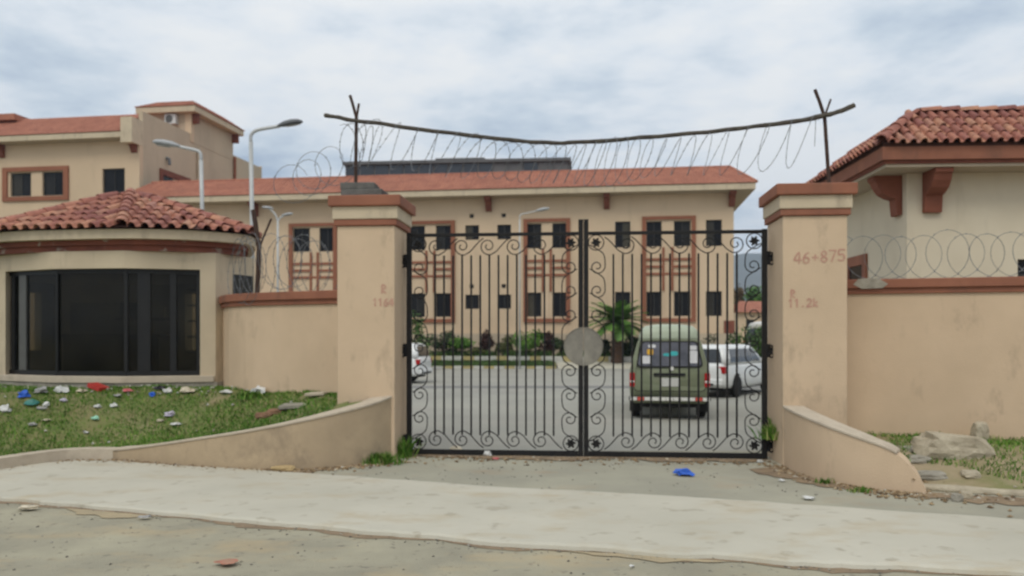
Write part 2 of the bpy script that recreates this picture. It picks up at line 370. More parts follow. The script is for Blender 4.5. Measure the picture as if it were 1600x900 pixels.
def strip_wall(mb, path, d, z0, tops):
    """solid wall along a plan path, thickness d to the right of the heading"""
    back = offset_path(path, d)
    rings = []
    for i in range(len(path)):
        zt = tops[i] if isinstance(tops, (list, tuple)) else tops
        zb = z0[i] if isinstance(z0, (list, tuple)) else z0
        a, b = path[i], back[i]
        rings.append([(a.x, a.y, zb), (b.x, b.y, zb), (b.x, b.y, zt), (a.x, a.y, zt)])
    return mb.loft(rings)

def wall_holes(mb, x0, x1, z0, z1, y, holes, depth):
    xs = sorted({x0, x1, *[v for h in holes for v in h[:2]]}); zs = sorted({z0, z1, *[v for h in holes for v in h[2:]]})
    for i in range(len(xs) - 1):
        for j in range(len(zs) - 1):
            cx, cz = (xs[i] + xs[i + 1]) / 2, (zs[j] + zs[j + 1]) / 2
            if any(h[0] < cx < h[1] and h[2] < cz < h[3] for h in holes): continue
            mb.quad((xs[i], y, zs[j]), (xs[i + 1], y, zs[j]), (xs[i + 1], y, zs[j + 1]), (xs[i], y, zs[j + 1]))
    for a, b, c, d in holes:
        for p, q in (((a, c), (b, c)), ((b, c), (b, d)), ((b, d), (a, d)), ((a, d), (a, c))):
            mb.quad((p[0], y, p[1]), (p[0], y + depth, p[1]), (q[0], y + depth, q[1]), (q[0], y, q[1]))

def add_window(parent, x0, x1, z0, z1, y, panes=2, fw=0.05):
    f = MB()
    f.box(x0 + .004, x1 - .004, y, y + .05, z0 + .004, z0 + fw); f.box(x0 + .004, x1 - .004, y, y + .05, z1 - fw, z1 - .004)
    f.box(x0 + .004, x0 + fw, y, y + .05, z0 + fw, z1 - fw); f.box(x1 - fw, x1 - .004, y, y + .05, z0 + fw, z1 - fw)
    xm = (x0 + x1) / 2
    if panes == 2: f.box(xm - fw / 2, xm + fw / 2, y, y + .05, z0 + fw, z1 - fw)
    wo = f.build('window', 'win_frame', parent)
    ed = [x0 + fw, xm - fw / 2, xm + fw / 2, x1 - fw] if panes == 2 else [x0 + fw, x1 - fw]
    for k in range(panes):
        a, b = ed[2 * k], ed[2 * k + 1]
        MB().box(a, b, y + .02 + .012 * k, y + .03 + .012 * k, z0 + fw, z1 - fw).build('pane', 'glass_dark', wo)
    return wo

def tile_sheet(mb, A, B, C, D, sp=0.30, course=0.38, amp=0.035, step=0.03):
    """one corrugated roof slope: eave A-B, top D-C, real waves and course steps"""
    A, B, C, D = map(Vector, (A, B, C, D))
    e_ = (B - A).normalized(); up = (D - A) - e_ * (D - A).dot(e_)
    H = up.length; s_ = up.normalized(); n_ = e_.cross(s_).normalized()
    nc = max(1, round(H / course)); W = (B - A).length
    lo = min(0, (D - A).dot(e_)); hi = max(W, (C - A).dot(e_))
    nx = int((hi - lo) / sp * 4) + 1; xs = [lo + (hi - lo) * i / nx for i in range(nx + 1)]
    xl = lambda v: (D - A).dot(e_) * v
    xr = lambda v: W + ((C - A).dot(e_) - W) * v
    for k in range(nc):
        vs = []
        for kk, st in ((k, step), (k + 1, 0.0)):
            v = kk / nc
            for x in xs:
                xc = min(max(x, xl(v)), xr(v))
                h = amp * (abs(math.cos(math.pi * xc / sp)) ** 0.7) + st
                vs.append(A + e_ * xc + s_ * (H * v) + n_ * h)
        n = nx + 1
        fs = [(i, i + 1, n + i + 1, n + i) for i in range(nx)]
        mb.add(vs, fs)
        # riser under the lower edge
        if True:
            v = k / nc
            rv = [A + e_ * min(max(x, xl(v)), xr(v)) + s_ * (H * v) - n_ * 0.01 for x in xs]
            o = len(mb.v) - 2 * n
            o2 = len(mb.v); mb.v.extend(tuple(p) for p in rv)
            mb.f.extend((o2 + i, o2 + i + 1, o + i + 1, o + i) for i in range(nx))

# one clay tile: hump plus pan, 0.2 m wide, 0.40 m long, open at its lower end
def make_tile_mesh():
    mb = MB(); prof = []
    for i in range(7):
        a = math.pi * (1 - i / 6); prof.append((-0.035 + 0.066 * math.cos(a), 0.072 * math.sin(a)))
    prof += [(0.065, -0.006), (0.102, 0.006)]
    n = len(prof)
    lo = [(x, 0.0, z + 0.020) for x, z in prof]; hi = [(x * 0.97, 0.40, z * 0.92) for x, z in prof]
    lu = [(x * 0.96, 0.0, z + 0.006) for x, z in prof]
    lu2 = [(x * 0.93, 0.40, z * 0.9 - 0.014) for x, z in prof]
    mb.add(lo + hi, [(i, i + 1, n + i + 1, n + i) for i in range(n - 1)])
    mb.add(lo + lu, [(i, n + i, n + i + 1, i + 1) for i in range(n - 1)])
    mb.add(lu + lu2, [(i, n + i, n + i + 1, i + 1) for i in range(n - 1)])
    return mb.mesh('tile', 'tile', True)
TILE = make_tile_mesh()
def make_ridge_mesh():
    mb = MB(); n = 7; a = [math.pi * i / (n - 1) for i in range(n)]
    lo = [(0.105 * math.cos(t), 0, 0.095 * math.sin(t) + 0.015) for t in a]; hi = [(0.09 * math.cos(t), 0.36, 0.08 * math.sin(t)) for t in a]
    li = [(0.09 * math.cos(t), 0, 0.08 * math.sin(t) + 0.010) for t in a]
    mb.add(lo + hi, [(i + 1, i, n + i, n + i + 1) for i in range(n - 1)])
    mb.add(lo + li, [(i, i + 1, n + i + 1, n + i) for i in range(n - 1)])
    return mb.mesh('ridge_tile', 'tile', True)
RIDGE = make_ridge_mesh()
def lay_tiles(parent, A, B, C, D, sp=0.2, course=0.33, over=0.05, rng=random, xlim=None):
    A, B, C, D = map(Vector, (A, B, C, D)); e_ = (B - A).normalized()
    up = (D - A) - e_ * (D - A).dot(e_); H = up.length; s_ = up.normalized(); n_ = e_.cross(s_).normalized(); W = (B - A).length
    dl, drr = (D - A).dot(e_), (C - A).dot(e_); cnt = 0
    for k in range(int(H / course + 0.6)):
        d = k * course - over; v = min(1, max(0, (d + 0.15) / H)); a, b = dl * v, W + (drr - W) * v
        i0 = math.ceil((a + 0.05) / sp); i1 = math.floor((b - 0.03) / sp)
        for i in range(i0, i1 + 1):
            x = i * sp
            if xlim and not xlim(A + e_ * x + s_ * d): continue
            p = A + e_ * x + s_ * d + n_ * (0.015 + rng.uniform(-.004, .006))
            j = rng.uniform(-0.02, 0.02); yv = (s_ + e_ * j - n_ * 0.035 + n_ * rng.uniform(-.015, .015)).normalized(); xv = (e_ - yv * e_.dot(yv)).normalized(); zv = xv.cross(yv)
            m_ = Matrix((xv * (sp / .2), yv, zv)).transposed().to_4x4(); m_.translation = p
            link('tile', TILE, parent, mtx=m_); cnt += 1
    return cnt
def lay_ridge(parent, A, B, rng=random):
    A, B = Vector(A), Vector(B); y_ = (B - A).normalized(); L_ = (B - A).length; x_ = y_.cross(Vector((0, 0, 1))).normalized(); z_ = x_.cross(y_)
    for k in range(int(L_ / 0.32)):
        m_ = Matrix((x_, y_, z_)).transposed().to_4x4(); m_.translation = A + y_ * (k * 0.32) + z_ * (0.035 + rng.uniform(-.004, .006))
        link('ridge_tile', RIDGE, parent, mtx=m_)

# ---------------------------------------------------------------- ground levels
LEFT_PATH = [(-1.62, 10.72, .87), (-1.85, 10.42, .79), (-2.3, 10.10, .69), (-2.8, 9.95, .59), (-3.4, 10.0, .48), (-4.2, 10.27, .34), (-5.0, 10.62, .20), (-5.35, 10.72, .16)]
LEFT_KERB = [(-5.35, 10.72, .15), (-5.75, 10.73, .15), (-6.05, 10.52, .15), (-6.33, 9.9, .15), (-6.75, 8.9, .15), (-7.6, 7.4, .15), (-8.6, 5.4, .15)]
RIGHT_PATH = [(3.47, 10.22, .78), (3.46, 9.75, .745), (3.56, 9.2, .67), (3.78, 8.8, .575), (4.0, 8.59, .49), (4.14, 8.49, .40), (4.26, 8.42, .24), (4.34, 8.38, .07)]
RIGHT_EDGE = [(4.3, 8.42, .22), (5.2, 8.15, .14), (6.5, 7.75, .12), (9.0, 6.9, .12), (13.0, 5.6, .12)]
LP = smooth_path(LEFT_PATH, 6); LK = smooth_path(LEFT_KERB, 5); RP = smooth_path(RIGHT_PATH, 6)
def seg_dist(X, Y, path, side):
    """signed distance (positive on the bank side) and the path's height at the nearest point, numpy arrays"""
    best = np.full(X.shape, 1e9); sg = np.ones(X.shape); zz = np.zeros(X.shape)
    for a, b in zip(path[:-1], path[1:]):
        dx, dy = b.x - a.x, b.y - a.y; l2 = dx * dx + dy * dy + 1e-12
        t = np.clip(((X - a.x) * dx + (Y - a.y) * dy) / l2, 0, 1)
        d = np.hypot(X - a.x - t * dx, Y - a.y - t * dy); cr_ = ((X - a.x) * dy - (Y - a.y) * dx) * side
        u = d < best - 1e-9
        best = np.where(u, d, best); sg = np.where(u, np.sign(cr_), sg); zz = np.where(u, a.z + (b.z - a.z) * t, zz)
    return best * sg, zz
LALL = LP + LK[1:]
RALL = RP + [Vector(p) for p in RIGHT_EDGE]
def sstep(t): t = np.clip(t, 0, 1); return t * t * (3 - 2 * t)
def bumpn(X, Y): return 0.022 * np.sin(3.1 * X + 1.3 * Y) * np.sin(2.3 * Y - X) + 0.012 * np.sin(8.0 * X) * np.sin(7.1 * Y)
def left_bank(X, Y):
    d, z = seg_dist(X, Y, LALL, 1.0)
    h = (z - 0.03) + (0.82 - z + 0.03) * sstep((d - 0.15) / 2.1) + bumpn(X, Y) * np.clip(d * 2, 0, 1)
    return d, h
RB = [Vector((4.62, 11.08, 0)), Vector((6.66, 10.45, 0)), Vector((9.5, 9.6, 0)), Vector((14, 8.25, 0))]
def right_bank(X, Y):
    d, z = seg_dist(X, Y, RALL, -1.0)
    zt = np.where(X < 4.4, 0.40, 0.34)
    zlow = np.where(z > 0.3, 0.30, np.where(z > .23, .15, -.03))
    h = zlow + (zt - zlow) * sstep(d / 1.7) + bumpn(X, Y) * 1.2 * np.clip(d * 2, 0, 1)
    return d, h
def gz(x, y):
    X, Y = np.array([float(x)]), np.array([float(y)])
    if x < -1.6 and y < 15:
        d, h = left_bank(X, Y)
        if d[0] > 0: return float(h[0])
    if x > 3.4 and y < 11.5:
        d, h = right_bank(X, Y)
        if d[0] > 0: return float(h[0])
    return 0.0
def ground_at(px, py):
    """march the line of sight to the ground"""
    Y = 3.0
    while Y < 60:
        p = at(px, py, Y)
        if p.z <= gz(p.x, p.y): return Vector((p.x, p.y, gz(p.x, p.y)))
        Y += 0.02
    return at(px, py, Y)

# ---------------------------------------------------------------- ground, road, slab, forecourt, banks
g = MB(); 
xs = [-2800, -1200, -400, -120, -40, 0, 40, 120, 400, 1200, 2800]; ys = [-600, -120, -30, 12.5, 40, 90, 200, 600, 1600, 2400]
g.add([(x, y, -0.03) for y in ys for x in xs], [(j * 11 + i, j * 11 + i + 1, (j + 1) * 11 + i + 1, (j + 1) * 11 + i) for j in range(len(ys) - 1) for i in range(10)])
structure('ground', g, 'far_ground')
SLAB_TOP = [(-9.2, 4.4), (-7.75, 7.35), (-6.85, 8.85), (-6.42, 9.85), (-6.12, 10.42), (-5.72, 10.62), (-5.2, 10.55), (-3.6, 10.02), (-2, 9.46), (0, 8.69), (1.77, 8.22), (4.58, 7.18), (9, 5.5), (16, 2.8)]
SLAB_LOW = [(-8.2, 3.6), (-6.75, 6.2), (-6.0, 7.4), (-5.25, 8.1), (-4, 7.68), (-2.25, 7.04), (0, 6.30), (1.87, 5.83), (3.57, 5.50), (8, 3.7), (15, 0.9)]
def resample(pts, step, jit):
    out = []
    for a, b in zip(pts[:-1], pts[1:]):
        n = max(1, int(math.hypot(b[0] - a[0], b[1] - a[1]) / step))
        for k in range(n):
            t = k / n; x, y = a[0] + (b[0] - a[0]) * t, a[1] + (b[1] - a[1]) * t
            q = mnoise.noise(Vector((x * 2.3, y * 2.3, 0))) * jit + mnoise.noise(Vector((x * 9, y * 9, 3))) * jit * 0.6
            out.append((x + q * 0.3, y + q))
    out.append(pts[-1]); return out
st, slw = resample(SLAB_TOP, .12, .035), resample(SLAB_LOW, .08, .06)
nst = len(st)
road = MB(); road.quad((-60, -40, 0), (60, -40, 0), (60, 11.9, 0), (-60, 11.9, 0)); structure('road', road, 'road')
sb = MB()
low2 = [slw[min(len(slw) - 1, round(i * (len(slw) - 1) / (nst - 1)))] for i in range(nst)]
# pair the two edges by arc position and loft a slab with visible crumbling edge
rings = []
for (a, b) in zip(st, low2):
    ex, ey = b[0] - a[0], b[1] - a[1]; l = math.hypot(ex, ey); ux, uy = ex / l, ey / l
    rings.append([(a[0] - ux * .02, a[1] - uy * .02, -.02), (a[0], a[1], .016), ((a[0] + b[0]) / 2, (a[1] + b[1]) / 2, .045), (b[0] - ux * .05, b[1] - uy * .05, .042), (b[0], b[1], .030), (b[0] + ux * .02, b[1] + uy * .02, -.02)])
sb.loft(rings); structure('pavement', sb, 'slab')
ap = MB(); ap.quad((-5.7, 9.6, .004), (-5, 9.3, .004), (0, 7.5, .004), (4, 6.3, .004), (12, 3.2, .004), (12, 11.6, .004), (-5.7, 11.6, .004)); structure('driveway', ap, 'apron')
fc = MB(); fc.quad((-40, 11.6, .006), (40, 11.6, .006), (40, 46, .006), (-40, 46, .006)); structure('forecourt', fc, 'forecourt')
hp = MB(); prof = [(-.45, .0), (-.25, .045), (0, .06), (.25, .045), (.45, .0)]
hp.loft([[(x, 26.2 + dy, .005 + dz) for dy, dz in prof] for x in (-7.5, 8.5)]); structure('speed_hump', hp, 'hump')

def bank_mesh(name, fn, x0, x1, y0, y1, step, keep, mat='bank'):
    xs = np.arange(x0, x1 + 1e-6, step); ys = np.arange(y0, y1 + 1e-6, step); X, Y = np.meshgrid(xs, ys)
    d, h = fn(X, Y); ok = keep(X, Y, d); mb = MB(); idx = {}
    for j in range(len(ys) - 1):
        for i in range(len(xs) - 1):
            q = ((j, i), (j, i + 1), (j + 1, i + 1), (j + 1, i))
            if not all(ok[a] for a in q): continue
            f = []
            for a in q:
                if a not in idx: idx[a] = len(mb.v); mb.v.append((X[a], Y[a], h[a]))
                f.append(idx[a])
            mb.f.append(tuple(f))
    return structure(name, mb, mat, True)
def left_ok(X, Y, d):
    lim = np.where(X > -4.3, 12.0 + (-2.55 - X) * .5, 13.6)
    lim = np.where(X < -4.3, np.where(X > -5.0, 13.4, 13.75), lim); lim = np.where(X < -8.6, 16.5, lim)
    return (d > 0.05) & (Y < lim) & ((X < -1.66) & ((X < -2.2) | (Y < 10.75)))
def right_ok(X, Y, d): return (d > 0.0) & (Y < 11.3) & (X > 3.5)
bank_mesh('lawn_bank', left_bank, -15, -1.6, 4.5, 16.4, 0.1, left_ok)
bank_mesh('verge', right_bank, 3.5, 14, 5.0, 11.4, 0.1, right_ok, 'verge')

# ---------------------------------------------------------------- boundary walls
def boundary_wall(name, label, path, thick, zb, zt, cope_mat='terracotta', zjit=0):
    t = thing(name, label, 'wall', (path[0].x, path[0].y, 0)); o = Vector((path[0].x, path[0].y, 0))
    P = [Vector((p.x, p.y, 0)) - o for p in path]
    strip_wall(MB_ := MB(), P, thick, zb, zt - .20); MB_.build('wall', 'plaster', t)
    lo = offset_path(P, -.035); strip_wall(c1 := MB(), lo, thick + .07, zt - .199, zt - .125); c1.build('moulding', cope_mat, t, bevel=.008)
    hi = offset_path(P, -.075); strip_wall(c2 := MB(), hi, thick + .15, zt - .124, zt); c2.build('coping', cope_mat, t, bevel=.012)
    return t
WL = [Vector((-5.05, 13.85, 0)), Vector((-4.62, 13.05, 0)), Vector((-4.2, 12.62, 0)), Vector((-3.6, 12.25, 0)), Vector((-2.40, 11.66, 0))]
WL = [WL[0]] + smooth_path(WL[1:4], 4) + [WL[4]]
# heading right: the wall's thickness must fall behind, so walk it from right to left
boundary_wall('boundary_wall', 'tan plastered wall with red coping between the guardhouse and the left gate pillar', WL[::-1], .23, .3, 2.34)
WR = [Vector((4.28, 11.10, 0)), Vector((6.66, 10.42, 0)), Vector((9.6, 9.58, 0)), Vector((14.5, 8.2, 0))]
wr = boundary_wall('boundary_wall', 'long tan plastered wall with red coping running right from the right gate pillar', WR[::-1], .23, .0, 2.44)
# mortar patch on the right wall's coping
o = Vector((14.5, 8.2, 0)); dirw = (WR[1] - WR[0]).normalized(); nrmw = Vector((dirw.y, -dirw.x, 0))
pm = MB(); c = WR[0] + dirw * .62 + nrmw * .08 - o
poly = [(-.21, 2.37), (-.14, 2.445), (.0, 2.455), (.12, 2.44), (.23, 2.37), (.16, 2.315), (-.1, 2.31)]
pm.add([c + dirw * a + Vector((0, 0, b)) for a, b in poly] + [c + dirw * a + nrmw * -.1 + Vector((0, 0, b)) for a, b in poly],
       [tuple(range(7))] + [(i, (i + 1) % 7, 7 + (i + 1) % 7, 7 + i) for i in range(7)])
tag(pm.build('mortar_patch', 'stone_grey', wr), 'grey mortar repair on the coping')

# ---------------------------------------------------------------- wing walls and kerb
def wing_wall(name, label, path, side, thick=.24):
    o = Vector((path[0].x, path[0].y, 0)); t = thing(name, label, 'wall', o)
    P = [Vector((p.x, p.y, 0)) - o for p in path]; Z = [p.z for p in path]
    strip_wall(b := MB(), P, thick * side, -.05, [z - .035 for z in Z]); b.build('wall', 'plaster_wing' if side > 0 else 'plaster', t)
    k_ = sum(z > .42 for z in Z) if side < 0 else len(Z)
    cp = offset_path(P, -.015 * side)[:k_]; Z = Z[:k_]; strip_wall(c := MB(), cp, (thick + .02) * side, [z - .034 for z in Z], Z); c.build('coping', 'coping', t, bevel=.01)
    return t
wing_wall('wing_wall', 'low curved wall sweeping left from the left gate pillar and dipping to the kerb', LP, 1.0)
wing_wall('wing_wall', 'low curved wall sweeping down from the right gate pillar to a broken end', RP, -1.0)
kb = MB(); strip_wall(kb, [Vector((p.x, p.y, 0)) for p in LK], .2, -.05, [p.z for p in LK])
structure('kerb', kb, 'coping')

# ---------------------------------------------------------------- gate pillars
# strokes of hand-painted figures, unit box 0.6 x 1
STROKE = {'4': [[(.42, 0), (.42, 1), (0, .35), (.6, .35)]], '6': [[(.5, .95), (.2, .75), (.02, .3), (.2, 0), (.48, .1), (.5, .4), (.2, .5), (.05, .3)]],
          '+': [[(.05, .45), (.55, .45)], [(.3, .2), (.3, .7)]], '8': [[(.3, .5), (.08, .72), (.3, 1), (.52, .75), (.3, .5), (.02, .25), (.3, 0), (.56, .25), (.3, .5)]],
          '7': [[(0, 1), (.58, 1), (.2, 0)]], '5': [[(.55, 1), (.1, 1), (.06, .55), (.4, .6), (.55, .3), (.35, .02), (.02, .1)]],
          '1': [[(.1, .8), (.3, 1), (.3, 0)]], '.': [[(.2, .02), (.3, .08)]], 'R': [[(.08, 0), (.1, 1), (.45, .95), (.5, .65), (.1, .5), (.55, 0)]],
          'k': [[(.08, 1), (.08, 0)], [(.5, .6), (.08, .3), (.52, 0)]], '2': [[(.02, .8), (.25, 1), (.5, .8), (.4, .45), (0, 0), (.58, .02)]],
          'P': [[(.08, 0), (.1, 1), (.48, .92), (.48, .6), (.1, .48)]]}
def paint_text(parent, s, x, z, h, rise=0.0, y=-.003, w=.011):
    mb = MB(); sp = h * .78
    for i, ch in enumerate(s):
        for pl in STROKE[ch]:
            pts = [Vector((x + i * sp + a * h, y, z + i * rise + b * h)) for a, b in pl]
            pts = smooth_path(pts, 3) if len(pts) > 3 else pts
            for p, q in zip(pts[:-1], pts[1:]):
                d = (q - p); n = Vector((-d.z, 0, d.x)).normalized() * w; d = d.normalized() * w * .6
                mb.quad(p - d + n, p - d - n, q + d - n, q + d + n)
                y_ = 0
    for k in range(len(mb.v)):      # keep overlapping strokes apart in depth
        v = mb.v[k]; mb.v[k] = (v[0], v[1] - .0004 * (k // 4 % 9), v[2])
    return tag(mb.build('painted_mark', 'graffiti', parent), 'hand painted red figures')
def gate_pillar(label, loc, rz, w_, d_, zt):
    t = thing('gate_pillar', label, 'pillar', loc, rz)
    MB().box(0, w_, 0, d_, -.05, zt - .40).build('shaft', 'plaster', t, bevel=.015)
    b = lambda e, z0, z1: MB().box(-e, w_ + e, -e, d_ + e, z0, z1)
    b(.035, zt - .40 + .001, zt - .315).build('moulding', 'terracotta', t, bevel=.01)
    b(.05, zt - .314, zt - .145).build('cap_block', 'cream', t, bevel=.01)
    b(.10, zt - .144, zt).build('cap', 'terracotta', t, bevel=.015)
    return t
pl = gate_pillar('tan gate pillar left of the gate with grey blocks on its cap', (-2.36, 10.79, 0), R(-5), .79, .82, 3.55)
pr = gate_pillar('tan gate pillar right of the gate painted with a long red number', (3.46, 10.22, 0), R(-5), .80, .86, 3.60)
def local_text(pil, loc, s, px, py, hpx, rise=0):
    x, z = plane_hit(loc, R(-5), px, py, 0); paint_text(pil, s, x, z, hpx * loc[1] / F, rise * loc[1] / F)
LPL, LPR = (-2.36, 10.79, 0), (3.46, 10.22, 0)
local_text(pl, LPL, 'R', 596, 458, 12); local_text(pl, LPL, '1164', 583, 478, 11)
local_text(pr, LPR, '46+875', 1241, 412, 17, .8); local_text(pr, LPR, 'R', 1235, 465, 11); local_text(pr, LPR, '11.2k', 1232, 480, 12, .3)
x, z = plane_hit(LPL, R(-5), 535, 287, .25)
def block(label, x0, x1, y0, y1, z0, z1, rz=0):
    cx, cy = (x0 + x1) / 2, (y0 + y1) / 2
    mb = MB().box(x0 - cx, x1 - cx, y0 - cy, y1 - cy, 0, z1 - z0)
    rot = Matrix.Rotation(R(-5), 3, 'Z'); p = rot @ Vector((cx, cy, z0)) + Vector(LPL)
    o = mb.build('concrete_block', 'concrete', None, bevel=.012); o.location = p; o.rotation_euler = (0, 0, R(-5) + rz)
    return tag(o, label, 'block')
block('wide grey concrete block lying flat on the left gate pillar cap', .03, .60, .06, .50, 3.551, 3.66)
block('smaller grey concrete block topmost on the left gate pillar under the bent post', .01, .48, .08, .45, 3.661, 3.755, R(3))

# ---------------------------------------------------------------- the gate
GL, GR = Vector((-1.475, 11.22, 0)), Vector((3.44, 10.79, 0))
gdir = (GR - GL).normalized(); grz = math.atan2(gdir.y, gdir.x); GW = (GR - GL).length / 2 - .003
def spiral(cx, cz, r0, turns, a0, sgn, n=20, r1=.025):
    return [Vector((cx + sgn * (r0 + (r1 - r0) * (k / n) ** .85) * math.cos(a0 + 2 * math.pi * turns * k / n), 0, cz + (r0 + (r1 - r0) * (k / n) ** .85) * math.sin(a0 + 2 * math.pi * turns * k / n))) for k in range(n + 1)]
def wave_mesh(flip):
    """running-dog scroll: the curl plus a tail sweeping down to the next curl; flip mirrors it in height"""
    r = .125
    curl = spiral(0, .14, r, 1.45, R(60), -1.0, 22)
    curl = spiral(0, .14, r, 1.45, R(75), 1.0, 22)
    tail = [Vector((.30, 0, .03)), Vector((.24, 0, .075)), Vector((.17, 0, .15)), Vector((.11, 0, .215))]
    pts = smooth_path(tail + [curl[0]], 3)[:-1] + curl
    if flip: pts = [Vector((p.x, 0, -p.z)) for p in pts]
    return MB().tube(pts, .0082, 5).mesh('scroll', 'iron', True)
def side_mesh(flip):
    curl = spiral(0, 0, .115, 1.4, R(-90), 1.0, 20)
    tail = [Vector((-.10, 0, -.30)), Vector((.06, 0, -.20)), Vector((.10, 0, -.13))]
    curl = spiral(0, 0, .115, 1.4, R(-20), 1.0, 20)
    pts = smooth_path(tail + [curl[0]], 3)[:-1] + curl
    if flip: pts = [Vector((p.x, 0, -p.z)) for p in pts]
    return MB().tube(pts, .0082, 5).mesh('scroll', 'iron', True)
WAVE = [wave_mesh(False), wave_mesh(True)]; SIDE = [side_mesh(False), side_mesh(True)]
BAR = MB().box(-.012, .012, -.012, .012, .29, 2.79).mesh('bar', 'iron')
ROS = MB()
for k in range(6):
    a = k * math.pi / 3; ROS.tube([(0, 0, 0), (.035 * math.cos(a + .3), 0, .035 * math.sin(a + .3)), (.07 * math.cos(a), 0, .07 * math.sin(a))], [.012, .022, .008], 5)
ROS.tube([(.105 * math.cos(2 * math.pi * k / 16), 0, .105 * math.sin(2 * math.pi * k / 16)) for k in range(17)], .008, 5)
ROS = ROS.mesh('rosette', 'iron', True)
def gate_leaf(label, loc, rz, sgn):
    """sgn +1: hinge at local x=0, leaf runs to +x; -1: mirrored"""
    t = thing('gate_leaf', label, 'gate', loc, rz)
    S = lambda a, b: (a, b) if sgn > 0 else (-b, -a)
    a, b = S(0, .068); MB().box(a, b, -.03, .03, .01, 3.11).build('stile', 'iron', t, bevel=.004)
    a, b = S(GW - .066, GW); MB().box(a, b, -.03, .03, .01, 3.27).build('stile', 'iron', t, bevel=.004)
    a, b = S(.069, GW - .067)
    MB().box(a, b, -.022, .022, .012, .085).build('rail', 'iron', t, bevel=.004)
    MB().box(a, b, -.022, .022, 3.055, 3.10).build('rail', 'iron', t, bevel=.004)
    for i in range(14): link('bar', BAR, t, (sgn * (.40 + i * .1275), 0, 0))
    sx = Matrix.Diagonal((sgn, 1, 1, 1))
    for i in range(5):
        x = sgn * (.42 + i * .365)
        for fl in (0, 1):
            m_ = Matrix.Translation((x, -.015, .085 if not fl else 3.055)) @ sx; link('scroll', WAVE[fl], t, mtx=m_)
    for i in range(4):
        for fl in (0, 1):
            z_ = (.52 + i * .33) if not fl else (2.62 - i * .33)
            link('scroll', SIDE[fl], t, mtx=Matrix.Translation((sgn * .185, -.012, z_)) @ sx)
            link('scroll', SIDE[fl], t, mtx=Matrix.Translation((sgn * (GW - .185), -.012, z_)) @ Matrix.Diagonal((-sgn, 1, 1, 1)))
    for x in (.17, GW - .17):
        for z_ in (.19, 2.95): link('rosette', ROS, t, (sgn * x, -.01, z_))
    # half of the round plate that covers the lock
    hd = MB(); n = 18; zc_ = 1.525; r = .258
    arc = [(GW - .001 - r * math.sin(math.pi * k / n), zc_ + r * math.cos(math.pi * k / n)) for k in range(n + 1)]
    hd.add([(sgn * x, -.055, z_) for x, z_ in arc] + [(sgn * x, -.036, z_) for x, z_ in arc], [tuple(range(n + 1)), tuple(range(n + 1, 2 * n + 2))[::-1]] + [(i, (i + 1) % (n + 1), n + 1 + (i + 1) % (n + 1), n + 1 + i) for i in range(n + 1)])
    tag(hd.build('lock_plate', 'plate', t), 'half of the round dusty plate over the lock')
    rm = MB(); rm.tube([(sgn * x, -.058, z_) for x, z_ in arc], .007, 5); rm.build('plate_rim', 'plate', t)
    for z_ in (.20, 1.47, 2.72):
        h = MB(); h.tube([(-sgn * .02, 0, z_ - .09), (-sgn * .02, 0, z_ + .09)], .028, 8)
        h.box(*S(-.075, -.02), -.02, .02, z_ - .035, z_ + .035)
        h.tube([Vector((-sgn * .02 + p.x * sgn * -1, -.035, p.z)) for p in spiral(0.02, z_ + .02, .055, 1.2, 0, 1, 12)], .012, 5)
        h.tube([Vector((-sgn * .02 + p.x * sgn * -1, -.035, p.z)) for p in spiral(0.03, z_ - .06, .04, 1.2, 1, 1, 12)], .012, 5)
        h.build('hinge', 'iron', t)
    return t
gate_leaf('left black iron gate leaf with scrolled borders hung on the left pillar', GL, grz, 1)
gate_leaf('right black iron gate leaf with scrolled borders in front of the green van', GR, grz, -1)

# ---------------------------------------------------------------- posts, sagging pole, razor wire
def post(label, parts, cat='post'):
    base = parts[0][1][0]; t = thing('angle_post', label, cat, base)
    for nm, pts, r in parts: MB().tube([p - base for p in pts], r, 5).build(nm, 'rust_iron', t)
    return t
Yl, Yr = 11.2, 10.6
post('bent dark iron post with crossed tips standing on the left gate pillar', [
    ('shaft', [at(556, 286, Yl) - Vector((0, 0, .12)), at(556, 265, Yl), at(557, 190, Yl), at(557, 182, Yl)], .026),
    ('prong', [at(557, 184, Yl), at(551, 162, Yl), at(547, 149, Yl)], .022), ('prong', [at(557, 186, Yl), at(561, 162, Yl)], .018)])
post('dark iron post with a forked tip standing on the right gate pillar', [
    ('shaft', [at(1295, 285, Yr) - Vector((0, 0, .02)), at(1292, 240, Yr), at(1288, 180, Yr)], .026),
    ('prong', [at(1288, 182, Yr), at(1280, 158, Yr), at(1273, 140, Yr)], .024), ('prong', [at(1289, 180, Yr), at(1298, 155, Yr)], .014)])
pole_px = [(507, 180), (530, 184), (557, 189), (600, 194), (660, 203), (720, 210), (770, 216), (820, 221), (860, 223.5), (900, 222.5), (950, 220), (1000, 215.5), (1060, 210.5), (1120, 204.5), (1180, 198), (1240, 190), (1288, 181), (1315, 173), (1335, 164)]
pole = [at(px, py, Yl - .05 + (Yr - Yl) * (px - 557) / 731) for px, py in pole_px]
pth = smooth_path(pole, 4)
pr_ = [.029 + .006 * mnoise.noise(Vector((i * .55, 0, 0))) + (.004 if i > len(pth) * .8 else 0) for i in range(len(pth))]
ob = MB().tube([p - pole[0] + Vector((0, 0, .012 * mnoise.noise(Vector((i * .4, 2, 0))))) for i, p in enumerate(pth)], pr_, 7).build('timber_pole', 'wood', None, True)
ob.location = pole[0]; tag(ob, 'long sagging dark pole slung between the two posts above the gate', 'pole')
ties = MB()
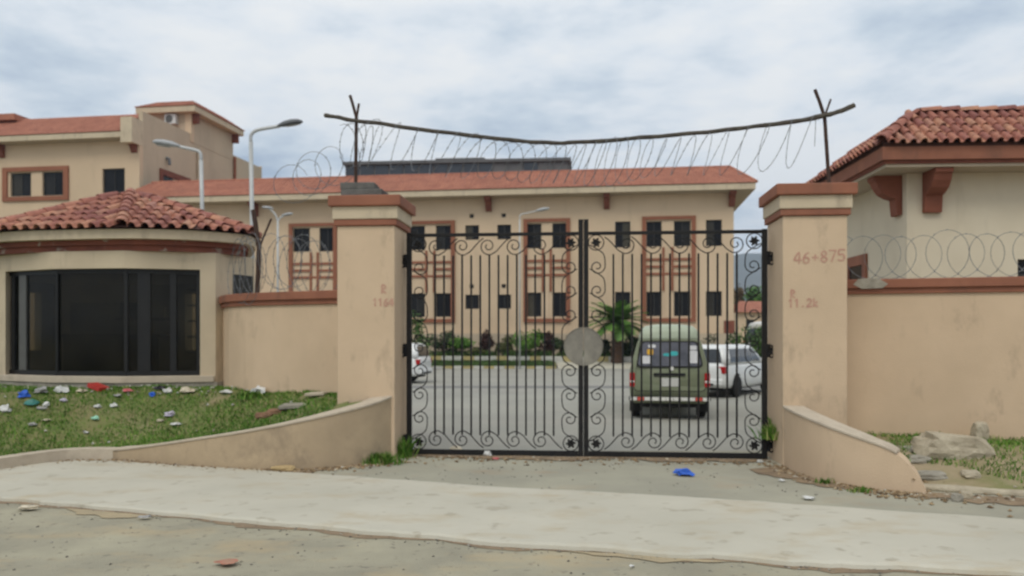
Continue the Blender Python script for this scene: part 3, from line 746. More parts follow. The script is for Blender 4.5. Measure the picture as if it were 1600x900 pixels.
def wire_obj(name, label, pts, r=.0042, barbs=.10, mat='wire', group='razor wire coils'):
    o = Vector(pts[0]); mb = MB(); q = [Vector(p) - o for p in pts]; mb.tube(q, r, 4)
    acc = 0.0
    for a, b in zip(q[:-1], q[1:]):
        acc += (b - a).length
        if acc > barbs:
            acc = 0; d = (b - a).normalized(); n = d.orthogonal().normalized(); n = (n + Vector((0, 0, random.uniform(-.6, .6)))).normalized()
            mb.add([b - d * .010, b + n * .019 + d * .010, b + d * .010, b - n * .019 - d * .010], [(0, 1, 2, 3)])
    ob = mb.build(name, mat, None); ob.location = o
    return tag(ob, label, 'razor wire', group)
# coil hung under the pole: a stretched helix that follows the sag
def helix(axis, rad, pitch, n=18, ph=0, wob=.25, tilt=.2):
    L_ = [0.0]
    for a, b in zip(axis[:-1], axis[1:]): L_.append(L_[-1] + (b - a).length)
    tot = L_[-1]; pts = []; s = 0; th = ph
    while s < tot:
        k = max(i for i in range(len(L_)) if L_[i] <= s + 1e-9); k = min(k, len(axis) - 2)
        t = (s - L_[k]) / (L_[k + 1] - L_[k]); p = axis[k].lerp(axis[k + 1], t); d = (axis[k + 1] - axis[k]).normalized()
        u = s / tot; rr = rad(u) if callable(rad) else rad; pc = pitch(u) if callable(pitch) else pitch
        side = d.cross(Vector((0, 0, 1))).normalized(); upv = side.cross(d)
        w1 = 1 + wob * .5 * mnoise.noise(Vector((s * 1.3, 5, ph)))
        pts.append(p + side * (rr * w1 * math.cos(th)) + upv * (rr * w1 * math.sin(th)) + d * (tilt * rr * math.sin(th + wob * 4 * mnoise.noise(Vector((s * .7, 1, 0))))))
        th += 2 * math.pi / n; s += pc / n
    return pts
axis = [p + Vector((0, 0, -.29)) for p in pth if at(566, 0, Yl).x < p.x < at(1283, 0, Yr).x]
wire_obj('razor_wire', 'stretched razor wire coil hanging under the sagging pole over the gate', helix(axis, lambda u: .27 + .05 * abs(2 * u - 1), lambda u: .14 + .22 * abs(2 * u - 1) ** 1.5, 18, .4, .6, .45))
c0 = at(553, 228, 11.0)
wire_obj('razor_wire', 'bunched razor wire wrapped round the bent post on the left pillar', helix([c0 + Vector((-.14, .05, 0)), c0 + Vector((.02, 0, .01)), c0 + Vector((.30, 0, -.02))], .30, .11, 18, 1, .6, .15))
def loops(p0, p1, rx, rz, n, depth=.05, seed=0, ph=0, per=20, jit=.25):
    pts = []; p0, p1 = Vector(p0), Vector(p1); d = (p1 - p0); dn = Vector((d.x, d.y, 0)).normalized(); nn = Vector((-dn.y, dn.x, 0))
    for k in range(n * per + 1):
        th = ph + 2 * math.pi * k / per; u = k / (n * per); q = mnoise.noise(Vector((u * n * .9, seed, 0)))
        c = p0.lerp(p1, u) + dn * (.06 * q)
        pts.append(c + dn * (rx * (1 + jit * q) * math.cos(th)) + Vector((0, 0, rz * (1 + jit * q) * math.sin(th))) + nn * (depth * math.sin(th * .5 + seed)))
    return pts
wire_obj('razor_wire', 'pale loops of razor wire left of the bent post behind the left pillar', loops(at(455, 292, 11.9), at(528, 250, 11.5), .36, .30, 4, .08, 3, .5))
d0 = (WR[1] - WR[0]).normalized()
wire_obj('razor_wire', 'row of round razor wire loops along the coping of the right wall', loops(WR[0] + d0 * .30 + Vector((0, .12, 2.44 + .30)), WR[0] + d0 * 5.2 + Vector((0, .12, 2.44 + .29)), .29, .31, 19, .07, 5, 1.0, 22, .3))
wire_obj('razor_wire', 'large bunched razor wire loops beside the small guardhouse window', loops(at(372, 422, 12.9), at(402, 420, 12.4), .40, .50, 6, .12, 8, 0, 22, .3), .0042)
wire_obj('razor_wire', 'tangled razor wire on the left wall between the leaning post and the left pillar', loops(at(425, 405, 12.2), at(505, 425, 12.0), .30, .42, 7, .12, 11, 0, 20, .5))
Yw = 12.42
post('leaning dark iron fence post with a forked top on the left wall', [
    ('shaft', [at(402, 462, Yw), at(404, 415, Yw), at(405, 385, Yw), at(396, 328, Yw)], .040),
    ('prong', [at(405, 388, Yw), at(412, 370, Yw), at(424, 342, Yw)], .018)])

# ---------------------------------------------------------------- guardhouse on the left
GHO = Vector((-7.0, 15.2, 0))
EAVE = [(-11.2, 14.9), (-8.65, 13.2), (-6.25, 12.78), (-5.15, 13.02), (-4.42, 13.62), (-4.55, 14.4), (-5.3, 16.4), (-7.2, 17.6), (-10.2, 17.4)]
EZ, AP = 3.41, Vector((-7.15, 15.0, 4.33))
gh = thing('guardhouse', 'round fronted guardhouse with a clay tiled roof and dark bay window on the grass bank', 'guardhouse', GHO)
ev = [Vector((x, y, EZ)) - GHO for x, y in EAVE]; ap_ = AP - GHO
rd = MB(); rd.add(ev + [ap_], [(i, (i + 1) % len(ev), len(ev)) for i in range(len(ev))]); roof = rd.build('roof', 'deck', gh)
for i in (0, 1, 2, 3): lay_tiles(roof, ev[i], ev[i + 1], ap_, ap_)
for i in (1, 2, 4): lay_ridge(roof, ev[i], ap_)
# a tile course over the facet that turns away
lay_tiles(roof, ev[4], ev[5], ap_, ap_)
def inset(poly, d):
    c = Vector((-7.1, 15.1)); return [((x - c.x) * (1 - d / math.hypot(x - c.x, y - c.y)) + c.x - GHO.x, (y - c.y) * (1 - d / math.hypot(x - c.x, y - c.y)) + c.y - GHO.y) for x, y in poly]
sm = [Vector((x, y, 0)) for x, y in EAVE]
ring = []
for i, p in enumerate(EAVE):      # soften the corners of the fascia
    a, b = Vector(EAVE[i - 1]), Vector(EAVE[(i + 1) % len(EAVE)]); p = Vector(p)
    for k in range(5):
        t = k / 4; q0 = p.lerp(a, min(.35, .5)); q1 = p.lerp(b, min(.35, .5))
        ring.append(((1 - t) ** 2 * q0 + 2 * t * (1 - t) * p + t * t * q1)[:])
MB().prism(inset(ring, .05), EZ - .165, EZ - .012).build('fascia', 'cream', gh)
MB().prism(inset(ring, .20), EZ - .25, EZ - .166).build('moulding', 'band_red', gh)
MB().prism(inset(ring, .27), EZ - .345, EZ - .251).build('moulding', 'band_red', gh)
# walls: bay plan, front glazed
WV = [Vector((-10.6, 15.0, 0)), Vector((-8.80, 13.80, 0)), Vector((-7.6, 13.22, 0)), Vector((-6.35, 13.06, 0)), Vector((-5.22, 13.36, 0)), Vector((-4.98, 13.44, 0)), Vector((-4.62, 14.35, 0)), Vector((-5.4, 16.3, 0)), Vector((-7.2, 17.4, 0)), Vector((-9.9, 17.2, 0))]
WV = [v - GHO for v in WV]
ZS, ZH, ZT = 1.03, 2.78, EZ - .345
MB().prism([v[:2] for v in WV], ZH, ZT + .001).build('lintel', 'cream', gh)
MB().prism([v[:2] for v in inset_ ] if False else [((v.x) * 1.02, (v.y) * 1.02) for v in WV], .3, ZS - .13).build('plinth', 'stone_grey', gh)
sill = MB(); strip_wall(sill, [v + Vector((0, -.07, 0)) for v in WV[1:6]][::-1], .2, ZS - .129, ZS - .02); sill.build('sill', 'coping', gh, bevel=.01)
wl = MB()      # solid wall pieces either side of the bay and round the back
for a, b in ((0, 1), (5, 6), (6, 7), (7, 8), (8, 9), (9, 0)):
    if (a, b) in ((6, 7), (7, 8), (9, 0)): continue
    p, q = WV[a], WV[b]; d = (q - p).normalized(); n = Vector((d.y, -d.x, 0)); ins = -n * .18
    wl.hexa([(*p[:2], ZS - .13), (*q[:2], ZS - .13), (*(q + ins)[:2], ZS - .13), (*(p + ins)[:2], ZS - .13), (*p[:2], ZH), (*q[:2], ZH), (*(q + ins)[:2], ZH), (*(p + ins)[:2], ZH)])
for a, b in ((6, 7), (7, 8), (9, 0)):      # unseen rear walls, openings added to let light into the guardroom
    p, q = WV[a], WV[b]; d = (q - p); n = Vector((d.y, -d.x, 0)).normalized() * -.18
    for t0_, t1_, z0_, z1_ in ((0, 1, ZS - .13, ZS + .35), (0, .18, ZS + .35, ZH), (.82, 1, ZS + .35, ZH), (.18, .82, ZH - .2, ZH)):
        a_, b_ = p + d * t0_, p + d * t1_; wl.hexa([(*a_[:2], z0_), (*b_[:2], z0_), (*(b_ + n)[:2], z0_), (*(a_ + n)[:2], z0_), (*a_[:2], z1_), (*b_[:2], z1_), (*(b_ + n)[:2], z1_), (*(a_ + n)[:2], z1_)])
p, q = WV[4], WV[5]; wl.hexa([(p.x + .01, p.y, ZS - .13), (q.x, q.y, ZS - .13), (q.x - .05, q.y + .25, ZS - .13), (p.x + .01, p.y + .25, ZS - .13), (p.x + .01, p.y, ZH), (q.x, q.y, ZH), (q.x - .05, q.y + .25, ZH), (p.x + .01, p.y + .25, ZH)])
p, q = WV[1], WV[0]; d = (WV[2] - WV[1]).normalized(); wl.hexa([(p.x - .08, p.y + .03, ZS - .13), (p.x + d.x * .10, p.y + d.y * .10, ZS - .13), (p.x + d.x * .1, p.y + .25, ZS - .13), (p.x - .08, p.y + .25, ZS - .13)] + [(p.x - .08, p.y + .03, ZH), (p.x + d.x * .10, p.y + d.y * .10, ZH), (p.x + d.x * .1, p.y + .25, ZH), (p.x - .08, p.y + .25, ZH)])
wl.build('wall', 'cream', gh)
win = MB(); posts = []
def facet_pt(i, t, z, off): 
    p = WV[i].lerp(WV[i + 1], t); d = (WV[i + 1] - WV[i]).normalized(); n = Vector((-d.y, d.x, 0)); return Vector((p.x, p.y, z)) + n * off
def mull(i, t0, t1, z0, z1, off0, off1):
    a, b = facet_pt(i, t0, 0, off0), facet_pt(i, t1, 0, off0); c, d = facet_pt(i, t1, 0, off1), facet_pt(i, t0, 0, off1)
    return MB().hexa([(*k[:2], z0) for k in (a, b, c, d)] + [(*k[:2], z1) for k in (a, b, c, d)])
fr, fr2 = MB(), MB()
for i in (1, 2, 3):
    k = mull(i, 0.0, 1.0, ZH - .07, ZH - .001, .10, .16); fr.add(k.v, k.f); k = mull(i, 0.0, 1.0, ZS - .02, ZS + .06, .10, .16); fr2.add(k.v, k.f)
bw = fr.build('bay_window', 'frame_black', gh); fr2.build('bottom_rail', 'frame_black', bw)
def mullion(i, t0, t1, mat='frame_black'): mull(i, t0, t1, ZS + .06, ZH - .07, .085, .17).build('mullion', mat, bw)
mullion(1, .09, .155); tag(mull(1, .245, .385, ZS + .06, ZH - .07, .09, .16).build('mullion', 'frame_grey', bw), 'light grey sash stile')
mullion(2, .0, .03); mullion(3, .0, .045); mullion(3, .175, .34); mullion(3, .60, .68); mullion(3, .955, 1.0)
for i, t0, t1 in ((1, .155, .245), (1, .385, 1.0), (2, .03, 1.0), (3, .045, .175), (3, .34, .60), (3, .68, .955)):
    mull(i, t0, t1, ZS + .06, ZH - .07, .115 + .004 * i, .125 + .004 * i).build('pane', 'glass_guard', bw)
# guardroom interior seen through the tinted glass
inn = MB().prism([(v.x * .9, v.y * .9) for v in WV], ZS - .129, ZS - .10).build('inner_floor', 'inner_wood', gh)
MB().box(-1.7, -.1, .55, .62, ZS - .09, ZS + 1.3).build('partition', 'inner_wall', gh)
ct = MB().box(-1.3, .55, -.55, -.05, ZS + .62, ZS + .68).build('counter', 'inner_wood', gh); MB().box(-1.25, .5, -.5, -.46, ZS - .09, ZS + .619).build('counter_panel', 'inner_wood', ct)
MB().box(-.75, .35, .40, .54, ZS + .95, ZS + 1.0).build('shelf', 'inner_wood', gh); MB().box(-.65, -.35, .42, .53, ZS + 1.001, ZS + 1.3).build('shelf_box', 'inner_cloth', gh); MB().box(-.2, .2, .42, .53, ZS + 1.001, ZS + 1.22).build('shelf_box', 'p_cream', gh)
MB().box(.95, 1.5, .1, .5, ZS - .09, ZS + 1.45).build('locker', 'frame_grey', gh)
lv = MB().box(1.2, 1.72, -.9, -.86, ZS + .05, ZS + .12).build('blind', 'p_cream', gh)
for k in range(1, 6): link('blind_slat', MB().box(1.2, 1.72, -.9, -.86, ZS + .05 + .28 * k, ZS + .09 + .28 * k).mesh('blind_slat', 'inner_cloth'), lv)
# small window on the facet that turns to the right
a, b = WV[5], WV[6]; d = (b - a).normalized(); n = Vector((d.y, -d.x, 0))
def fp(t, z, o): p = a + d * t; return Vector((p.x, p.y, z)) + n * o
sw = MB()
for (t0, t1, z0, z1) in ((.42, .47, 2.36, 2.74), (.88, .93, 2.36, 2.74), (.47, .88, 2.36, 2.40), (.47, .88, 2.70, 2.74)):
    sw.hexa([fp(t0, z0, -.01), fp(t1, z0, -.01), fp(t1, z0, .012), fp(t0, z0, .012), fp(t0, z1, -.01), fp(t1, z1, -.01), fp(t1, z1, .012), fp(t0, z1, .012)])
swo = sw.build('window', 'frame_black', gh)
MB().hexa([fp(.47, 2.40, -.008), fp(.88, 2.40, -.008), fp(.88, 2.40, .005), fp(.47, 2.40, .005), fp(.47, 2.70, -.008), fp(.88, 2.70, -.008), fp(.88, 2.70, .005), fp(.47, 2.70, .005)]).build('pane', 'glass_dark', swo)

# ---------------------------------------------------------------- gatehouse on the right
RHO = Vector((6.91, 14.0, 0)); RRZ = R(-3.0)
rh = thing('gatehouse', 'pale single storey gatehouse with hipped clay tile roof behind the right wall', 'building', RHO, RRZ)
EX, EYv, EZ2 = -.66, -.62, 4.90
XR, YB = 9.0, 2.9
RT, RI = 5.63, .92        # roof top height and inset of the top edge from the eave
wz = 4.52
f1 = MB(); 
hx0, hz1 = plane_hit(RHO, RRZ, 1590, 405, 0); hx1, hz0 = plane_hit(RHO, RRZ, 1640, 432, 0)
wall_holes(f1, 0, XR, 0, wz, 0, [(hx0, hx1, hz0, hz1)], .12)
f1.quad((XR, 0, 0), (XR, YB, 0), (XR, YB, wz), (XR, 0, wz)); f1.quad((XR, YB, 0), (0, YB, 0), (0, YB, wz), (XR, YB, wz))
f1.build('wall', 'cream_pale', rh)
def side_hit(px, py):
    d_ = Vector(((px - 800) / F, 1.0, (YH - py) / F)); rot = Matrix.Rotation(-RRZ, 3, 'Z'); o_ = rot @ (Vector((0, 0, HC)) - RHO); d_ = rot @ d_
    t = (0 - o_.x) / d_.x; p = o_ + d_ * t; return p.y, p.z
add_window(rh, hx0, hx1, hz0, hz1, .08, 1)
sw = MB(); sw.quad((0, YB, 0), (0, 0, 0), (0, 0, wz), (0, YB, wz)); sw.build('wall', 'cream_pale', rh)
y1, zt_ = side_hit(1356, 396); y2 = y1 + 1.1; zb_ = zt_ - .75
sr = MB(); sr.box(-.05, -.004, y1, y2, zb_, zb_ + .2); sr.box(-.05, -.004, y1, y2, zt_ - .2, zt_); sr.box(-.05, -.004, y1, y1 + .18, zb_ + .2, zt_ - .2); sr.box(-.05, -.004, y2 - .18, y2, zb_ + .2, zt_ - .2)
sro = sr.build('window_surround', 'terracotta', rh); MB().box(-.02, -.003, y1 + .181, y2 - .181, zb_ + .201, zt_ - .201).build('pane', 'glass_dark', sro)
MB().box(EX + .08, XR + .6, EYv + .08, YB + .6, wz + .001, wz + .12).build('soffit', 'soffit', rh)
fz0, fz1 = EZ2 - .27, EZ2 - .055
fa = MB(); fa.box(EX, XR + .6, EYv, EYv + .1, fz0, fz1); fa.box(EX, EX + .1, EYv + .101, YB + .6, fz0, fz1); fa.build('fascia', 'terracotta', rh)
fb = MB(); fb.box(EX + .05, XR + .55, EYv + .05, EYv + .12, fz0 - .06, fz0 - .001); fb.box(EX + .05, EX + .12, EYv + .121, YB + .55, fz0 - .06, fz0 - .001); fb.build('moulding', 'bracket', rh)
e0, e1, e2 = Vector((EX - .03, EYv - .03, EZ2)), Vector((XR + .6, EYv - .03, EZ2)), Vector((EX - .03, YB + .6, EZ2))
t0, t1, t2 = Vector((EX + RI, EYv + RI, RT)), Vector((XR - .3, EYv + RI, RT)), Vector((EX + RI, YB - .3, RT))
rb = MB(); rb.add([e0, e1, t1, t0], [(0, 1, 2, 3)]); rb.add([e2, e0, t0, t2], [(0, 1, 2, 3)]); rb.quad(t0, t1, (XR - .3, YB - .3, RT), t2); 
rb.box(EX + .02, XR + .55, EYv + .02, YB + .55, fz1 + .001, EZ2 + .03); e3, t3 = Vector((XR + .6, YB + .6, EZ2)), Vector((XR - .3, YB - .3, RT)); rb.add([e3, e2, t2, t3], [(0, 1, 2, 3)]); rb.add([e1, e3, t3, t1], [(0, 1, 2, 3)])
rroof = rb.build('roof', 'deck', rh)
lay_tiles(rroof, e0, e1, t1, t0, sp=.175, course=.30, xlim=lambda p: p.x < 4.6)
lay_tiles(rroof, e2, e0, t0, t2, sp=.175, course=.30, xlim=lambda p: p.y < 8)
lay_ridge(rroof, e0, t0); lay_ridge(rroof, t1 - Vector((4.8, 0, 0)), t0)
def corbel(px0, px1, face):
    """scrolled eave bracket seen in profile or from the front"""
    prof = [(0, 0), (.50, 0), (.50, -.07), (.46, -.10), (.42, -.20), (.34, -.31), (.22, -.38), (.12, -.41), (.11, -.52), (.09, -.70), (0, -.70)]
    mb = MB()
    n = len(prof)
    mb.add([(px0, -x, wz + z) for x, z in prof] + [(px1, -x, wz + z) for x, z in prof], [tuple(range(n)), tuple(range(n, 2 * n))[::-1]] + [(i, n + i, n + (i + 1) % n, (i + 1) % n) for i in range(n)])
    if face == 'side': mb.v = [(y, x, z) for x, y, z in mb.v]
    mb.build('bracket', 'bracket_near', rh, bevel=.006)
corbel(.26, .56, 'front'); corbel(.18, .46, 'side'); corbel(4.2, 4.5, 'front')

# ---------------------------------------------------------------- long two storey building behind the gate
BO = Vector((12.75, 46.0, 0)); BRZ = R(-7.6)
lb = thing('office_building', 'long two storey tan building with red tiled eave behind the gate', 'building', BO, BRZ)
bh = lambda px, py, yl=0: plane_hit(BO, BRZ, px, py, yl)
PAIRS = [((452, 350, 527, 512), (458, 484), (499, 524)), ((633, 347, 711, 509), (638, 664), (681, 706)), ((818, 344, 891, 507), (822, 846), (863, 887)), ((1003, 338, 1087, 503), (1010, 1034), (1053, 1079))]
zU1, zU0 = bh(1044, 345.5)[1], bh(1044, 385)[1]; zL1, zL0 = bh(1044, 455.5)[1], bh(1044, 494)[1]
zF1, zF0 = bh(1044, 338)[1], bh(1044, 503)[1]
holes = []; wins = []
for fr_, w1, w2 in PAIRS:
    for a, b in (w1, w2):
        x0, x1 = bh(a, 370)[0], bh(b, 370)[0]
        for z0, z1 in ((zU0, zU1), (zL0, zL1)): holes.append((x0, x1, z0, z1)); wins.append((x0, x1, z0, z1, 2))
zs1, zs0 = zU1 - .02, bh(788, 374)[1]; zt1, zt0 = zL1 - .1, bh(788, 482.5)[1]
for a, b in ((727, 748.5), (777, 798.5)):
    x0, x1 = bh(a, 365)[0], bh(b, 365)[0]
    for z0, z1 in ((zs0, zs1), (zt0, zt1)): holes.append((x0, x1, z0, z1)); wins.append((x0, x1, z0, z1, 2))
for a, b in ((961, 985), (1103, 1128)):
    x0, x1 = bh(a, 365)[0], bh(b, 365)[0]
    for z0, z1 in ((zU0 - .02, zU1 + .03), (zL0, zL1)): holes.append((x0, x1, z0, z1)); wins.append((x0, x1, z0, z1, 2))
vents = []
for px in (737, 787):
    x = bh(px, 340)[0]
    for z in (zs1 + .55, zt1 + .5): vents.append((x - .13, x + .13, z - .12, z + .12)); holes.append(vents[-1])
XL, DB, ZE = -37.6, 15.0, 9.98
wb = MB(); wall_holes(wb, XL, 0, 0, ZE + .3, 0, holes, .18)
wb.quad((0, 0, 0), (0, DB, 0), (0, DB, ZE + .3), (0, 0, ZE + .3)); wb.quad((0, DB, 0), (XL, DB, 0), (XL, DB, ZE + .3), (0, DB, ZE + .3)); wb.quad((XL, DB, 0), (XL, 0, 0), (XL, 0, ZE + .3), (XL, DB, ZE + .3))
wb.build('wall', 'facade', lb)
for w_ in wins: add_window(lb, *w_[:4], .13, w_[4], .055)
for v in vents: MB().box(v[0] + .003, v[1] - .003, .12, .15, v[2] + .003, v[3] - .003).build('vent', 'win_frame', lb)
for fr_, w1, w2 in PAIRS:
    x0, x1 = bh(fr_[0], 400)[0], bh(fr_[2], 400)[0]; T = .24
    s = MB(); s.box(x0, x0 + T, -.12, -.002, zF0, zF1); s.box(x1 - T, x1, -.12, -.002, zF0, zF1); s.box(x0 + T, x1 - T, -.12, -.002, zF1 - T * .8, zF1); s.box(x0 + T, x1 - T, -.12, -.002, zF0, zF0 + T * .9)
    so_ = s.build('window_surround', 'terracotta_far', lb)
    ix0, ix1 = bh(w1[1], 400)[0], bh(w2[0], 400)[0]
    zz = [zU0 - .75 - k * .42 for k in range(3)]
    for z in zz:
        for a, b in ((x0 + T, ix0 + .02), (ix1 - .02, x1 - T)): MB().box(a, b, -.08, -.002, z - .07, z + .07).build('lattice_bar', 'terracotta_far', so_)
    for z in (zz[0], zz[2]): MB().box(ix0 + .16, ix1 - .16, -.07, -.002, z - .06, z + .06).build('lattice_bar', 'terracotta_far', so_)
    for x in (ix0 + .09, ix1 - .09): MB().box(x - .07, x + .07, -.085, -.002, zL1 + .05, zU0 - .05).build('lattice_bar', 'terracotta_far', so_)
    MB().box(ix0 + .18, ix1 - .18, -.05, -.002, zF0 + T, zz[2] - .1).build('pilaster', 'facade', so_)
# red tiled base block at the right corner, plinth
x0 = bh(1131, 510)[0]; MB().box(x0, .04, -.06, -.003, .3, bh(1140, 501)[1]).build('tile_panel', 'bracket', lb)
MB().box(XL, .08, -.35, -.07, 0, bh(1100, 521)[1]).build('plinth', 'facade_grey', lb)
# eave
OV = 1.05
tx, tz = bh(1140, 261.5, 1.3)
MB().box(XL, OV - .05, -OV + .06, 1.0, ZE - .02, ZE + .1).build('soffit', 'soffit', lb)
MB().box(.02, OV - .06, 1.001, DB, ZE - .02, ZE + .1).build('soffit', 'soffit', lb)
f = MB(); f.box(XL, OV, -OV, -OV + .12, ZE, ZE + .34); f.box(OV - .12, OV, -OV + .121, DB, ZE, ZE + .34); f.build('fascia', 'cream', lb)
MB().box(XL, OV - .13, .05, .25, ZE + .1, ZE + .3).build('backing', 'soffit', lb)
er, el = Vector((OV + .05, -OV - .05, ZE + .345)), Vector((XL - .1, -OV - .05, ZE + .345)); tr, tl = Vector((tx, 1.3, tz)), Vector((XL + .9, 1.3, tz))
rs = MB(); tile_sheet(rs, el, er, tr, tl); tile_sheet(rs, er, (OV + .05, DB, ZE + .345), (tx, DB, tz), tr)
rs.quad(tl, tr, (tx, DB, tz), (XL + .9, DB, tz))
ro = rs.build('roof', 'tile_far', lb)
rg = MB(); rg.tube([tl + Vector((0, 0, .03)), tr + Vector((0, 0, .03))], .09, 8); rg.tube([tr + Vector((0, 0, .03)), er + Vector((0, 0, .05))], .09, 8); rg.build('ridge', 'tile_far', ro)
for px in (764, 948, 1143, 585, 400):
    x = bh(px, 320)[0]
    pf = [(0, 0), (.85, 0), (.8, -.18), (.45, -.32), (.3, -.62), (.16, -.78), (0, -.8)]; n = len(pf); mb = MB()
    mb.add([(x - .17, -a - .002, ZE - .021 + b) for a, b in pf] + [(x + .17, -a - .002, ZE - .021 + b) for a, b in pf], [tuple(range(n)), tuple(range(n, 2 * n))[::-1]] + [(i, n + i, n + (i + 1) % n, (i + 1) % n) for i in range(n)])
    mb.build('bracket', 'bracket', lb)
# rooftop shelter
SO = Vector((0, 57, 0)); sx0, sx1 = at(537, 0, 57).x, at(889, 0, 57).x; zb_, zt_ = tz - .1, at(0, 252, 57).z
sh = thing('rooftop_shelter', 'long low dark grey shelter standing on the flat roof of the long building', 'shelter', (sx0, 57.6, tz), R(-5))
Wd = sx1 - sx0; hS = zt_ - tz + .05
MB().box(0, Wd, 0, 5, .001, hS - .22).build('cladding', 'shelter', sh)
MB().box(-.15, Wd + .15, -.25, 5.2, hS - .219, hS).build('roof', 'shelter', sh)
nb = 15
for k in range(nb):
    a = Wd * (k + .06) / nb; b = Wd * (k + .94) / nb
    MB().box(a, b, -.05, -.003, hS * .3, hS - .28).build('panel', 'shelter_glass' if k < 10 or k % 3 == 0 else 'shelter', sh)
MB().box(Wd * .41, Wd * .63, -.2, 3, hS + .001, hS + .12).build('duct', 'shelter', sh)

# ---------------------------------------------------------------- three storey block at far left
CO = Vector((-24.3, 52.2, 0)); CRZ = R(-8.4)
cb = thing('corner_block', 'taller buff building with red tiled roof and stair tower at the far left', 'building', CO, CRZ)
ch = lambda px, py, yl=0: plane_hit(CO, CRZ, px, py, yl)
def cside(px, py, xl=0.0):
    d_ = Vector(((px - 800) / F, 1.0, (YH - py) / F)); rot = Matrix.Rotation(-CRZ, 3, 'Z'); o_ = rot @ (Vector((0, 0, HC)) - CO); d_ = rot @ d_
    t = (xl - o_.x) / d_.x; p = o_ + d_ * t; return p.y, p.z
ZE3 = ch(100, 223)[1]; PZ = cside(245, 184)[1]
hz1_, hz0_ = ch(60, 269)[1], ch(60, 306)[1]
hl = []
for a, b in ((16, 48.5), (66, 100.5)): hl.append((ch(a, 290)[0], ch(b, 290)[0], hz0_, hz1_))
hl.append((ch(160, 290)[0], ch(195, 290)[0], ch(180, 301)[1], ch(180, 263)[1]))
XL3, DB3 = -26.0, 17.5
y1s, y2s = cside(249, 262)[0], cside(296, 275)[0]; zs_ = cside(250, 263)[1]
m3 = MB(); wall_holes(m3, XL3, -.001, 0, ZE3 + .3, 0, hl, .2); m3.quad((XL3, 0, 0), (XL3, DB3, 0), (XL3, DB3, PZ), (XL3, 0, PZ)); m3.quad((XL3, DB3, 0), (0, DB3, 0), (0, DB3, PZ), (XL3, DB3, PZ)); m3.quad((XL3, 6.2, PZ - .4), (0, 6.2, PZ - .4), (0, DB3, PZ - .4), (XL3, DB3, PZ - .4))
m3.build('wall', 'facade', cb)
sd_ = MB(); sd_.box(-.3, 0, .35, 6.2, 0, PZ); sd_.box(-.3, 0, 12.4, DB3, 0, PZ - .15); sd_.box(-.3, -.002, 6.2, 12.4, 0, PZ - .2); sd_.build('wall', 'facade_grey', cb)
MB().box(-.75, .05, -.9, .349, ZE3 - .35, ch(222, 181, -.9)[1]).build('corner_pier', 'cream', cb); MB().box(-.6, .03, -.05, .34, 0, ZE3 - .351).build('corner_pier', 'facade', cb)
for h in hl: add_window(cb, *h, .15, 2, .055)
x0, x1 = ch(5, 290)[0], ch(108, 290)[0]; z0, z1 = ch(55, 314)[1], ch(55, 261)[1]
s = MB(); T = .36; s.box(x0, x0 + T, -.12, -.002, z0, z1); s.box(x1 - T, x1, -.12, -.002, z0, z1); s.box(x0 + T, x1 - T, -.12, -.002, z1 - T * .8, z1); s.box(x0 + T, x1 - T, -.12, -.002, z0, z0 + T * .8); s.build('window_surround', 'terracotta_far', cb)
s = MB(); s.box(.003, .12, y1s, y2s, zs_ - .4, zs_); s.box(.003, .12, y1s, y1s + .3, zs_ - 3, zs_ - .4); s.box(.003, .12, y2s - .3, y2s, zs_ - 3, zs_ - .4); so_ = s.build('window_surround', 'bracket', cb)
ym = (y1s + y2s) / 2
for a, b in ((y1s + .3, ym - .3), (ym + .3, y2s - .3)): MB().box(.003, .02, a, b, zs_ - 2.9, zs_ - .41).build('pane', 'glass_dark', so_)
MB().tube([(.12, cside(308, 0)[0], 5), (.12, cside(308, 0)[0], PZ - .8)], .1, 6).build('downpipe', 'facade_grey', cb)
MB().tube([(.12, 12.5, 5), (.12, 12.5, PZ - .3)], .12, 6).build('downpipe', 'terracotta_far', cb)
sl_ = MB(); yy, zz_ = cside(260, 252); sl_.tube([(0, yy, zz_ + .2), (.2, yy, zz_ + .15), (.25, yy, zz_ - .25)], .12, 6); sl_.build('wall_lamp', 'lamp_head_dark', cb)
OV3 = .9
MB().box(XL3, -.76, -OV3, -OV3 + .12, ZE3, ZE3 + .36).build('fascia', 'cream', cb); MB().box(XL3, -.76, -OV3 + .121, 0.3, ZE3 - .02, ZE3 + .08).build('soffit', 'soffit', cb)
zt3 = ch(100, 184, 1.6)[1]
r3 = MB(); tile_sheet(r3, (XL3, -OV3 - .04, ZE3 + .365), (-.75, -OV3 - .04, ZE3 + .365), (-.75, 1.6, zt3), (XL3, 1.6, zt3)); r3.quad((XL3, 1.6, zt3), (-.3, 1.6, zt3), (-.3, 6.3, PZ - .41), (XL3, 6.3, PZ - .41)); r3.build('roof', 'tile_far', cb)
xk = ch(8, 195, 0)[0]; MB().box(xk - 6, xk, .8, 4, zt3 - .2, zt3 + .22).build('roof_upstand', 'tile_far', cb)
for px in (211, 4):
    x = ch(px, 230)[0]; pf = [(0, 0), (.75, 0), (.7, -.2), (.35, -.4), (.15, -.8), (0, -.85)]; n = len(pf); mb = MB()
    mb.add([(x - .2, -a - .002, ZE3 - .021 + b) for a, b in pf] + [(x + .2, -a - .002, ZE3 - .021 + b) for a, b in pf], [tuple(range(n)), tuple(range(n, 2 * n))[::-1]] + [(i, n + i, n + (i + 1) % n, (i + 1) % n) for i in range(n)]); mb.build('bracket', 'bracket', cb)
